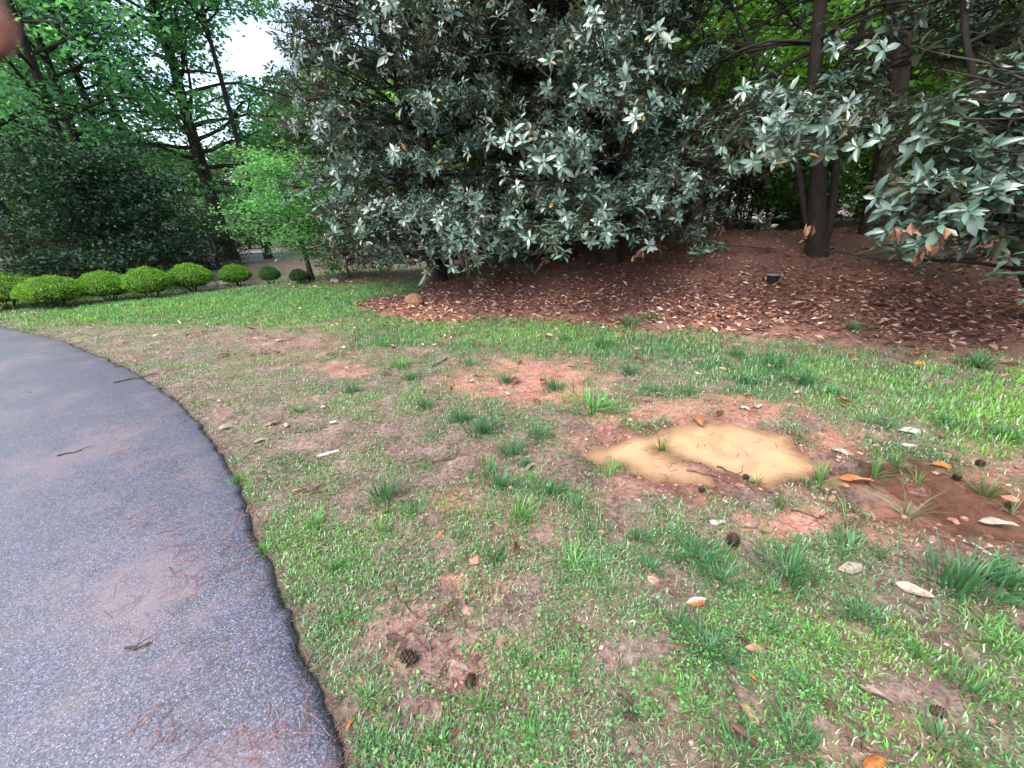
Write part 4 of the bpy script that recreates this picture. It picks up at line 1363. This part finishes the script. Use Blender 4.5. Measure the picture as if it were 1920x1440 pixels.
for (u_, v_, s_, t_) in REST:
    m_ = min(MARKS, key=lambda q: math.hypot((u_ - q[1]) * 0.7, v_ - q[2]))
    du, dv = (u_ - m_[1]) * 0.7, v_ - m_[2]
    side = ('right of' if du > 0 else 'left of') if abs(du) > abs(dv) else ('below' if dv > 0 else 'above')
    _rel.append((t_, side, m_[0], math.hypot(du, dv)))
TLAB = []
for k, q in enumerate(_rel):
    same = sorted(z[3] for z in _rel if z[:3] == q[:3])
    TLAB.append(f'{KINDW[q[0]]} {q[1]} {q[2]}' + (', ' + ORD[same.index(q[3])] if len(same) > 1 else ''))
rt = np.random.default_rng(400)
for k, row in enumerate(NAMED + [q + (None,) for q in REST]):
    u, v, s, t, lab = row
    p = gp(u, v)
    p[2] = max(p[2], WATER_Z - 0.02)
    w = np.dot(p - CAM, FWD)
    me = TS[t][k % 3]
    if lab == NAMED[10][4] or lab == NAMED[11][4]:
        me = TT[0]
    if lab == NAMED[14][4]:
        me = TT[1]
    if lab == NAMED[13][4]:
        me = TT[2]
    ext = {'d': 0.17, 'b': 0.12, 'm': 0.13, 't': 0.17}[t]
    sc = s * 1.35 * w / F_PX / ext
    o = link('grass_tuft', me, None, p)
    o.rotation_euler = (0, 0, rt.uniform(0, 6.28))
    o.scale = (sc * rt.uniform(0.8, 1.35), sc * rt.uniform(0.75, 1.2), sc * rt.uniform(0.6, 1.05))
    grp = {'d': 'dark grass tufts on the lawn', 'b': 'bright grass tufts on the lawn', 'm': 'mid green grass tufts on the lawn', 't': 'thin upright sprigs around the wet mud'}[t]
    gen = {'d': 'small dark green grass tuft on the patchy lawn', 'b': 'small bright green grass tuft on the patchy lawn', 'm': 'small mid green grass tuft on the patchy lawn', 't': 'thin arching grass sprig rooted around the wet mud'}[t]
    tag(o, lab or TLAB[k - len(NAMED)], 'grass tuft', grp)

# ------------------------------------------------------------------ fallen leaves
def dry_mesh(v, colr, back=None, flat=1.0):
    g = Geo()
    T = DFINE[v % 5]
    c = np.array(colr)[None] * T[2][:, None]
    if back is not None:
        c[np.arange(35) % 5 < 2] = back
    g.add(T[0] * np.array([1, 1, flat]), T[1], c, 0, True)
    return g.mesh('fallen_leaf', [DRYONE])


OR, TAN, PALE, BRN, YEL, PINK, WHT = (0.30, 0.10, 0.026), (0.27, 0.155, 0.085), (0.26, 0.21, 0.165), (0.10, 0.045, 0.030), (0.38, 0.24, 0.04), (0.23, 0.15, 0.125), (0.34, 0.32, 0.30)
SP = [(1303, 1132, 46, OR, 'orange leaf with a pale side between two dark tufts', 0.1), (967, 1032, 40, BRN, 'curled dark brown leaf on the thin foreground grass', 1.2), (825, 1006, 24, OR, 'upright folded orange tan leaf near the curled brown leaf', 0.4),
      (1605, 903, 62, OR, 'long orange leaf lying in the wet mud', -0.3), (1766, 873, 36, OR, 'orange leaf floating at the back of the wet mud', -0.2), (1710, 1110, 62, PALE, 'large pale dry leaf against the largest dark tuft', -0.5),
      (1704, 812, 42, WHT, 'whitish leaf lying behind the wet mud', -0.3), (1704, 836, 30, WHT, 'second whitish leaf just below the first behind the mud', -0.2), (1640, 1310, 62, PINK, 'long pinkish pale leaf in the yellow green foreground grass', -0.6), (1415, 1222, 44, TAN, 'tan leaf beside the large dark tuft', 0.0),
      (1410, 1275, 22, OR, 'small orange leaf under the tan leaf', -0.8), (1400, 1340, 50, TAN, 'tan leaf with spots near the bottom edge', -0.9), (1640, 1438, 66, OR, 'orange leaf cut by the bottom of the picture', 0.1), (1165, 1312, 50, BRN, 'brown leaf with a yellow tip in the foreground', -0.7),
      (488, 829, 28, PALE, 'pale yellowish leaf by the path bend', 0.9), (512, 797, 30, TAN, 'tan leaf just above the pale one by the path', 0.4), (425, 804, 36, PALE, 'pale leaf at the very edge of the asphalt bend', 0.5), (1582, 762, 20, OR, 'small orange leaf in the grass behind the puddle', 0.9),
      (1416, 694, 20, YEL, 'small yellow leaf in the green band behind the puddle', 0.8), (1604, 713, 22, WHT, 'small white leaf in the green band', 0.4), (1721, 683, 28, YEL, 'yellow leaf at the far edge of the green band', 0.1), (1160, 632, 32, TAN, 'tan leaf in the tall grass below the litter', 0.3),
      (1345, 980, 44, WHT, 'white torn leaf between the puddle and the dark tufts', 0.0), (993, 880, 30, PALE, 'pale tan leaf at the muddy corner of the puddle', 0.5), (658, 1357, 26, OR, 'orange leaf caught beside the asphalt edge', 1.2), (369, 937, 18, TAN, 'small tan leaf lying alone on the asphalt', 0.3),
      (280, 897, 18, PALE, 'small pale leaf further out on the asphalt', 0.1), (822, 773, 28, BRN, 'dark brown leaf in front of the dark tufts', 0.2), (1390, 1385, 60, BRN, 'purple brown leaf pile strip near the bottom edge', -0.8), (1005, 755, 30, BRN, 'brown leaf at the clay patch edge', -0.9), (1590, 1068, 56, PALE, 'crumpled pale tan leaf clump above the pale leaf', 0.1),
      (1410, 985, 46, PINK, 'pinkish leaf beside the dark twig under the puddle', 0.1), (560, 920, 30, TAN, 'tan leaf beside the dark stick near the path', 0.2), (725, 965, 20, BRN, 'small rusty leaf below the lone dark tuft', 0.2), (1575, 850, 32, PALE, 'pale leaf at the red clay beside the puddle end', -0.4), (1420, 765, 26, WHT, 'white leaf on the red clay behind the puddle', 0.3),
      (1395, 768, 22, WHT, 'white leaf beside another on the clay behind the puddle', -0.2), (1560, 938, 30, TAN, 'tan leaf at the foot of the tall upright tuft', 0.3), (1870, 985, 60, PALE, 'long pale leaf in the wet mud near the frame edge', -0.3)]
rl = np.random.default_rng(500)
for k, (u, v, s, c_, lab, an) in enumerate(SP):
    p = gp(u, v)
    p[2] = max(p[2], WATER_Z) + 0.012
    w = np.dot(p - CAM, FWD)
    L = s * w / F_PX * 0.88
    me = dry_mesh(k, np.array(c_) * rl.uniform(0.9, 1.1), None if k != 0 else np.array(WHT))
    o = link('fallen_leaf', me, None, p)
    d = np.array([math.cos(an), math.sin(an) * 1.6, 0])
    up_ = 0.55 if k == 2 else 0.0
    m = frames(np.array([d + np.array([0, 0, up_])]), np.array([[rl.normal(0, 0.2), -0.25 + rl.normal(0, 0.2), 1]]), [L])[0]
    o.matrix_world = Matrix.Translation(p - m[:, 1] * 0.5) @ Matrix(m.tolist()).to_4x4()
    tag(o, lab, 'leaf', 'single fallen leaves on lawn and path')

# leaf litter over the mulch
x, y, rad = ground_samples(60000, 3.2, 15, 1.1, 1.0, r)
z = height(x, y)
G_, LG, CL, MU, YE = masks(x, y, z)
s_ = 0.278 * x + 0.96 * y
thick = np.exp(-((s_ - 7.0) / 1.3) ** 2) * (0.75 + 0.6 * sstep(1, 5, x)) + 0.2
keepm = r.uniform(size=len(x)) < np.clip(MU * thick + 0.05 * np.exp(-np.abs(s_ - 5.6)) + 0.004, 0, 1) * (0.4 + 1.1 * fbm(x, y, 1.6, 99))
x, y, z = x[keepm], y[keepm], z[keepm]
N = len(x)
print('litter', N)
LP = np.array([(0.36, 0.23, 0.16), (0.17, 0.082, 0.056), (0.12, 0.055, 0.040), (0.46, 0.34, 0.26), (0.20, 0.092, 0.068), (0.08, 0.038, 0.028), (0.24, 0.11, 0.055), (0.14, 0.066, 0.048)])
ci = r.integers(0, 8, N)
var = r.integers(0, 5, N)
sz = 0.076 * np.exp(r.normal(0, 0.3, N))
az = r.uniform(0, 6.28, N)
yd = np.stack([np.cos(az), np.sin(az), r.normal(0, 0.10, N)], -1)
zh = r.normal(0, 0.25, (N, 3)) + np.array([0, 0, 1])
M = frames(yd, zh, sz)
P_ = np.stack([x, y, z + 0.018 + r.uniform(0, 0.02, N)], -1)
u, v, w = world2pix(x, y, z)
score = np.where((u > 0) & (u < 1920) & (v > 0), sz / np.maximum(w, 0.1), -1)
topl = np.argsort(-score)[:255]
rest = np.ones(N, bool)
rest[topl] = False
g = Geo()
for k in range(5):
    m = rest & (var == k)
    g.batch(FLEAF[k][0], FLEAF[k][1], M[m], P_[m], np.array([1.25, 1.2, 1.2]) * LP[ci[m]] * np.exp(r.normal(0, 0.18, (m.sum(), 1))), 0, False, VSH)
tag(link('leaf_litter', g.mesh('leaf_litter', [DRYLEAF])), 'brown and tan magnolia leaf litter under the trees', 'leaf litter', None, 'stuff')
LM = {}
for t in topl:
    key = (int(var[t]), int(ci[t]))
    if key not in LM:
        LM[key] = dry_mesh(key[0], LP[key[1]])
    o = link('fallen_leaf', LM[key])
    o.matrix_world = Matrix.Translation(P_[t]) @ Matrix(M[t].tolist()).to_4x4()
    tag(o, 'brown or tan curled magnolia leaf lying at the litter edge', 'leaf', 'magnolia leaves along the litter edge')

# crumbs of wet red clay round the puddles and on the bare patches
x, y, rad = ground_samples(60000, 0.5, 6.5, 1.3, 1.0, r)
z = height(x, y)
G_, LG, CL, MU, YE = masks(x, y, z)
dd = np.minimum(np.abs(poly_sdf(x, y, PUD)), np.abs(poly_sdf(x, y, WET)))
ok = not_path(x, y, 0.03) & (r.uniform(size=len(x)) < 0.10 * CL * (1 - G_) + 0.28 * np.exp(-(dd / 0.09) ** 2)) & (z > WATER_Z - 0.012)
x, y, z = x[ok], y[ok], z[ok]
N = len(x)
OCT = (np.array([(1, 0, 0), (0.1, 1, 0.1), (-1, 0.1, 0), (0, -1, 0.05), (0.15, 0.1, 0.8), (0.7, 0.7, 0.35), (-0.7, 0.6, 0.3), (-0.6, -0.7, 0.35), (0.7, -0.7, 0.3)], float),
       [np.array([[0, 5, 4], [5, 1, 4], [1, 6, 4], [6, 2, 4], [2, 7, 4], [7, 3, 4], [3, 8, 4], [8, 0, 4]])])
az = r.uniform(0, 6.28, N)
g = Geo()
CP = np.array([(0.26, 0.12, 0.088), (0.20, 0.10, 0.078), (0.12, 0.065, 0.052), (0.32, 0.165, 0.125)])
g.batch(OCT[0], OCT[1], frames(np.stack([np.cos(az), np.sin(az), 0 * az], -1), r.normal(0, 0.25, (N, 3)) + np.array([0, 0, 1]), 0.009 * np.exp(r.normal(0, 0.5, N))), np.stack([x, y, z - 0.003], -1), CP[r.integers(0, 4, N)] * np.exp(r.normal(0, 0.2, (N, 1))))
tag(link('mud_crumbs', g.mesh('mud_crumbs', [NEEDLE])), 'crumbs of red clay round the puddles and bare patches', 'mud', None, 'stuff')

# small broken bits of leaf, bark and twig all over the lawn
x, y, rad = ground_samples(16000, 0.4, 9, 1.38, 1.35, r)
z = height(x, y)
ok = not_path(x, y, 0.0) & (z > WATER_Z + 0.003) & (r.uniform(size=len(x)) < 0.15 + 0.9 * np.clip(fbm(x, y, 1.6, 140) - 0.35, 0, 1))
x, y, z = x[ok], y[ok], z[ok]
N = len(x)
BP = np.array([(0.07, 0.04, 0.03), (0.14, 0.075, 0.055), (0.24, 0.15, 0.11), (0.35, 0.31, 0.26), (0.045, 0.03, 0.026), (0.20, 0.085, 0.055)])
az = r.uniform(0, 6.28, N)
g = Geo()
g.batch(KITE[0] * np.array([1.2, 1, 1]), KITE[1], frames(np.stack([np.cos(az), np.sin(az), r.normal(0, .15, N)], -1), r.normal(0, 0.4, (N, 3)) + np.array([0, 0, 1]), np.minimum(0.026, 0.014 * np.exp(r.normal(0, 0.5, N)))), np.stack([x, y, z + r.uniform(0.004, 0.012, N)], -1), BP[r.integers(0, 6, N)] * np.exp(r.normal(0, 0.2, (N, 1))))
tag(link('leaf_fragments', g.mesh('leaf_fragments', [NEEDLE])), 'small broken bits of leaf and bark on the lawn', 'debris', None, 'stuff')

# ------------------------------------------------------------------ needles, twigs, cones
def needles(name, x, y, z, L, az, colr, label, wd=0.0007):
    g = Geo()
    N = len(x)
    d = np.stack([np.cos(az), np.sin(az), np.zeros(N)], -1)
    s = np.stack([-d[:, 1], d[:, 0], np.zeros(N)], -1)
    rad = np.hypot(x, y)
    w = (wd + 0.00022 * rad)[:, None]
    b = np.stack([x, y, z], -1)
    bow = (rng.normal(0, 0.12, N) * L)[:, None] * s
    V = np.stack([b - d * L[:, None] / 2 - s * w, b - d * L[:, None] / 2 + s * w, b + bow + s * w + np.array([0, 0, .004]), b + bow - s * w + np.array([0, 0, .004]), b + d * L[:, None] / 2 + s * w * .5, b + d * L[:, None] / 2 - s * w * .5], 1)
    off = (np.arange(N) * 6)[:, None]
    g.add(V.reshape(-1, 3), [np.array([[0, 1, 2, 3]]) + off, np.array([[3, 2, 4, 5]]) + off], np.repeat(colr, 6, 0))
    return tag(link(name, g.mesh(name, [NEEDLE])), label, 'pine needles', None, 'stuff')


cl = [(300, 985, 40, 14, 60), (230, 845, 30, 8, 30), (420, 1035, 50, 14, 60), (345, 1085, 20, 30, 50), (440, 1080, 40, 12, 40), (320, 780, 90, 22, 120), (470, 965, 30, 18, 40), (310, 1370, 40, 30, 40), (540, 1375, 40, 14, 40), (450, 1405, 60, 20, 60), (260, 1150, 60, 30, 20), (420, 1240, 40, 30, 30),
      (590, 1250, 20, 60, 60), (640, 1380, 25, 60, 80), (480, 950, 12, 60, 60), (200, 900, 80, 60, 40), (390, 900, 60, 40, 60), (280, 700, 60, 20, 60), (190, 650, 60, 12, 50)]
X, Y, A_, LL = [], [], [], []
for (u, v, su, sv, n) in cl:
    a0 = rng.uniform(0, 3.14)
    for q in range(int(n * 0.6)):
        uu, vv = u + rng.normal(0, su), v + rng.normal(0, sv)
        p = at(uu, vv)
        X.append(p[0]); Y.append(p[1]); A_.append(a0 + rng.normal(0, 0.7)); LL.append(rng.uniform(0.04, 0.11))
X, Y, A_, LL = map(np.array, (X, Y, A_, LL))
sd_ = poly_sdf(X, Y, PATH_POLY)
zz = np.where(sd_ < -0.01, np.interp(-sd_, [0, .03, .1, .3, .9, 2.5], [.003, .015, .021, .026, .034, .045]), height(X, Y)) + 0.004
np_ = np.array([(0.17, 0.06, 0.05), (0.12, 0.05, 0.042), (0.22, 0.12, 0.09), (0.08, 0.04, 0.036)])
needles('pine_needles', X, Y, zz, LL, A_, np_[rng.integers(0, 4, len(X))], 'reddish pine needles scattered on the asphalt path')
x, y, rad = ground_samples(26000, 0.5, 8, 1.1, 1.3, r)
z = height(x, y)
G_, LG, CL, MU, YE = masks(x, y, z)
ok = not_path(x, y) & (z > WATER_Z + .002) & (r.uniform(size=len(x)) < np.clip(0.15 + 0.5 * (1 - G_) * (fbm(x, y, 1.4, 120) > 0.5), 0, 1))
x, y, z = x[ok], y[ok], z[ok]
needles('pine_needles', x, y, z + 0.006, r.uniform(0.05, 0.12, len(x)), r.uniform(0, 6.28, len(x)), np_[r.integers(0, 4, len(x))] * 0.9, 'reddish brown pine needles over the bare lawn patches')

# needles and specks floating on the puddle
fx, fy = [], []
while len(fx) < 70:
    q_ = PUD.mean(0) + rng.normal(0, 1, 2) * np.array([0.5, 0.28])
    if poly_sdf(q_[0:1], q_[1:2], PUD)[0] < -0.05 and height(q_[0:1], q_[1:2])[0] < WATER_Z - 0.004:
        fx.append(q_[0]); fy.append(q_[1])
fx, fy = np.array(fx), np.array(fy)
needles('floating_needles', fx, fy, np.full(70, WATER_Z + 0.0015), np.where(np.arange(70) < 26, rng.uniform(0.05, 0.10, 70), rng.uniform(0.006, 0.016, 70)), rng.uniform(0, 6.28, 70), np_[rng.integers(0, 4, 70)] * 0.7, 'pine needles and dark specks floating on the tan puddle', 0.0009)

TW = [((215, 722), (296, 701), 'dark twig crossing the asphalt edge at the far bend', 0.007), ((104, 862), (160, 850), 'short straight twig lying alone on the asphalt', 0.006), ((330, 752), (350, 738), 'small dark twig at the path edge bend', 0.005),
      ((550, 925), (612, 922), 'dark stick on the grass beside the path', 0.012), ((735, 1090), (786, 1160), 'thin slanting twig above the brown leaf pile', 0.006), ((1290, 880), (1340, 892), 'dark twig on the mud bar in the puddle', 0.006),
      ((1345, 870), (1395, 905), 'forked twig at the tip of the mud bar', 0.006), ((810, 690), (840, 672), 'short thick stick at the clay patch', 0.012), ((790, 868), (850, 862), 'dark stick in the needle litter before the puddle', 0.01),
      ((1805, 1012), (1900, 1062), 'dark stick in the wet mud near the frame edge', 0.012), ((1620, 890), (1640, 915), 'dark twig touching the long orange leaf', 0.006), ((1600, 1395), (1640, 1420), 'dark twig on the bare soil at the bottom', 0.006),
      ((560, 812), (615, 802), 'grey twig on the thin grass near the pale chip', 0.007), ((245, 1230), (292, 1222), 'reddish twig lying on the near asphalt', 0.005), ((1490, 962), (1560, 975), 'long bleached twig below the upright tuft', 0.006)]
for k, (a_, b_, lab, rr) in enumerate(TW):
    p, q = gp(*a_), gp(*b_)
    for t in (p, q):
        if poly_sdf(t[0:1], t[1:2], PATH_POLY)[0] < 0:
            t[2] = 0.032
        t[2] = max(t[2], WATER_Z) + rr * 0.8
    n = 6
    pts = p + (q - p) * np.linspace(0, 1, n)[:, None] + rng.normal(0, 0.012, (n, 3)) * np.array([1, 1, 0.15])
    g = Geo()
    tube(g, pts - p, np.linspace(rr, rr * 0.45, n), 6)
    mid = pts[3] - p
    tube(g, [mid, mid + (q - p) * 0.16 + np.array([0.02, 0.03, 0.012]), mid + (q - p) * 0.26 + np.array([0.03, 0.06, 0.006])], [rr * 0.5, rr * 0.4, rr * 0.2], 5)
    tag(link('twig', g.mesh('twig', [STICK]), None, p), lab, 'twig')


def cone_mesh(n=60, L=1.0, rr=0.34):
    g = Geo()
    k = np.arange(n)
    f = (k + 0.5) / n
    az = k * 2.399
    prof = rr * np.sin(np.pi * (0.12 + 0.82 * f)) ** 0.8
    core = np.linspace(0.02, 0.98, 8)
    tube(g, [(0, 0, c) for c in core], rr * 0.6 * np.sin(np.pi * (0.1 + 0.82 * core)), 8)
    rad = np.stack([np.cos(az), np.sin(az), 0 * az], -1)
    d = rad + np.array([0, 0, 0.55])
    P = np.stack([rad[:, 0] * prof * 0.45, rad[:, 1] * prof * 0.45, f * L - 0.06], -1)
    M = frames(d, -rad * 0.5 + np.array([0, 0, 1.0]), prof * 0.75 + 0.05)
    T = np.array([(-0.25, 0, 0), (0.25, 0, 0), (0.42, 0.8, 0), (0, 1.05, 0.06), (-0.42, 0.8, 0), (0, 0.8, -0.16)], float)
    g.batch(T, [np.array([[0, 1, 2], [0, 2, 3], [0, 3, 4], [5, 4, 3], [5, 3, 2]])], M, P, np.full((n, 3), 0.3))
    return g.mesh('pine_cone', [CONE])


CM = cone_mesh()
for (u, v, s, lab, lay) in [(783, 1242, 34, 'grey brown pine cone lying in the wet brown leaf pile', 1), (885, 1268, 26, 'dark flattened pine cone beside the brown leaf pile', 1), (1372, 1024, 30, 'small upright pine cone under the puddle', 0), (1383, 1200, 22, 'black seed cone by the tan leaf', 1),
                            (1325, 1305, 20, 'small dark cone above the spotted leaf', 1), (1555, 1345, 28, 'dark red brown cone on the soil near the bottom', 1), (1740, 1335, 26, 'black cone in the yellow green grass', 1), (1170, 1345, 24, 'dark cone under the brown leaf with yellow tip', 1),
                            (1836, 874, 14, 'round dark seed ball behind the wet mud clump', 0), (1795, 895, 14, 'round dark seed ball in the shallow brown water', 0), (1893, 949, 14, 'round dark seed ball at the frame edge of the mud', 0), (1397, 902, 12, 'dark seed ball at the front puddle shore', 0), (1315, 922, 12, 'pair end dark seed ball at the puddle front', 0)]:
    p = gp(u, v)
    p[2] = max(p[2], WATER_Z)
    w = np.dot(p - CAM, FWD)
    L = s * w / F_PX
    o = link('pine_cone' if s > 15 else 'seed_ball', CM, None, p)
    o.scale = (L, L, L) if s > 15 else (L * 1.3, L * 1.3, L)
    if lay:
        o.rotation_euler = (R(88), 0, rng.uniform(0, 6.28))
        o.location.z += L * 0.27
    tag(o, lab, 'pine cone' if s > 15 else 'seed ball')

# pale wood chip and white strip
def chip(a_, b_, wd, th, colr, label, name):
    p, q = gp(*a_), gp(*b_)
    d = q - p
    L = np.linalg.norm(d)
    n = 7
    t = np.linspace(0, 1, n)
    hw = wd * np.array([0.45, 0.9, 1, 1, 0.95, 0.8, 0.35]) + rng.normal(0, wd * 0.06, n)
    d2 = unit(d)
    s = unit(np.cross(d2, (0, 0, 1)))
    C = t[:, None] * d[None] + np.array([0, 0, 0.004])
    top = np.stack([C - s * hw[:, None] + np.array([0, 0, th]), C + s * hw[:, None] + np.array([0, 0, th])], 1)
    bot = np.stack([C - s * hw[:, None], C + s * hw[:, None]], 1)
    V = np.concatenate([top, bot], 1)
    Q = []
    for k in range(n - 1):
        b = k * 4
        Q += [[b, b + 1, b + 5, b + 4], [b + 1, b + 3, b + 7, b + 5], [b + 3, b + 2, b + 6, b + 7], [b + 2, b, b + 4, b + 6]]
    Q += [[0, 2, 3, 1], [(n - 1) * 4, (n - 1) * 4 + 1, (n - 1) * 4 + 3, (n - 1) * 4 + 2]]
    g = Geo()
    g.add(V.reshape(-1, 3), [np.array(Q)], colr)
    p[2] = max(p[2], WATER_Z)
    return tag(link(name, g.mesh(name, [NEEDLE]), None, p), label, 'wood chip')


chip((595, 858), (636, 847), 0.013, 0.009, (0.44, 0.42, 0.36), 'pale bleached wood chip on the thin grass near the path', 'wood_chip')
chip((1806, 1014), (1866, 1046), 0.010, 0.008, (0.46, 0.42, 0.38), 'curved white bark strip in the wet mud', 'bark_strip')

# brown rotted leaf pile around the pine cone
for k in range(34):
    u, v = 795 + rng.normal(0, 42), 1225 + rng.normal(0, 48)
    p = gp(u, v)
    p[2] += 0.003 + 0.006 * rng.uniform()
    o = link('fallen_leaf', dry_mesh(k, flat=0.3, colr=np.array([(0.085, 0.045, 0.038), (0.13, 0.075, 0.062), (0.20, 0.13, 0.115), (0.11, 0.052, 0.038)][k % 4])), None)
    az_ = rng.uniform(0, 6.28)
    m = frames(np.array([[math.cos(az_), math.sin(az_), rng.normal(0, .05)]]), rng.normal(0, 0.12, (1, 3)) + np.array([0, 0, 1]), [rng.uniform(0.045, 0.095)])[0]
    o.matrix_world = Matrix.Translation(p) @ Matrix(m.tolist()).to_4x4()
    tag(o, 'wet rotting brown leaf in the pile around the pine cone', 'leaf', 'rotting leaves in the pile around the pine cone')


# ------------------------------------------------------------------ the fingertip at the lens
def finger():
    m, n, l, b = new_mat('skin')
    t = noise_node(n, 160, 4, 0.6, n.new('ShaderNodeTexCoord').outputs['Object'], l)
    l.new(ramp(n, l, t.outputs['Fac'], [(0.3, (0.55, 0.235, 0.215)), (0.7, (0.62, 0.28, 0.25))]), b.inputs['Base Color'])
    b.inputs['Roughness'].default_value = 0.5
    b.inputs['Subsurface Weight'].default_value = 0.3
    b.inputs['Subsurface Radius'].default_value = (0.006, 0.002, 0.001)
    b.inputs['Subsurface Scale'].default_value = 0.5
    dep = 0.045
    tip = CAM + (RIGHT * (10 - 960) / F_PX - UP * (40 - 720) / F_PX + FWD) * dep
    back = unit(-RIGHT * 0.92 + UP * 0.12 - FWD * 0.36)
    Ls = np.array([0, 0.0008, 0.002, 0.004, 0.007, 0.011, 0.018, 0.025, 0.032, 0.045, 0.058, 0.066])
    rs = np.array([0.00002, 0.0024, 0.0037, 0.0051, 0.0062, 0.0070, 0.0076, 0.0081, 0.0079, 0.0088, 0.0092, 0.0086])
    bend = np.array([0, 0, 0, 0, 0, 0, 0, 0.0, 0.001, 0.004, 0.010, 0.014])
    pts = back[None] * Ls[:, None] - UP[None] * bend[:, None] * 0.5
    e = empty('finger', tip, 'blurred pink fingertip reaching in at the upper corner', 'finger')
    g = Geo()
    tube(g, pts, rs, 18)
    link('skin', g.mesh('finger_skin', [m]), e)
    nm, n2, l2, b2 = new_mat('nail')
    b2.inputs['Base Color'].default_value = (0.62, 0.38, 0.32, 1)
    b2.inputs['Roughness'].default_value = 0.3
    g = Geo()
    A = -FWD * 0.93 - back * (-FWD @ back)
    A = unit(FWD - back * (FWD @ back))
    B = np.cross(back, A)
    V = []
    for s_, w_, rr in [(0.001, 0.55, 0.0035), (0.004, 0.85, 0.0053), (0.008, 0.9, 0.0067), (0.0115, 0.75, 0.0073)]:
        for a in np.linspace(-w_, w_, 5):
            V.append(back * s_ + (A * math.cos(a) + B * math.sin(a)) * (rr + 0.0002))
    Q = [[i * 5 + j, i * 5 + j + 1, i * 5 + j + 6, i * 5 + j + 5] for i in range(3) for j in range(4)]
    g.add(np.array(V), [np.array(Q)], smooth=True)
    link('nail', g.mesh('finger_nail', [nm]), e)


finger()

tris = sum(len(m_.polygons) for m_ in bpy.data.meshes)
print('tris', sum(sum(len(p.vertices)-2 for p in m_.polygons) if len(m_.polygons)<0 else len(m_.loops)-2*len(m_.polygons) for m_ in bpy.data.meshes), 'objects', len(bpy.data.objects))
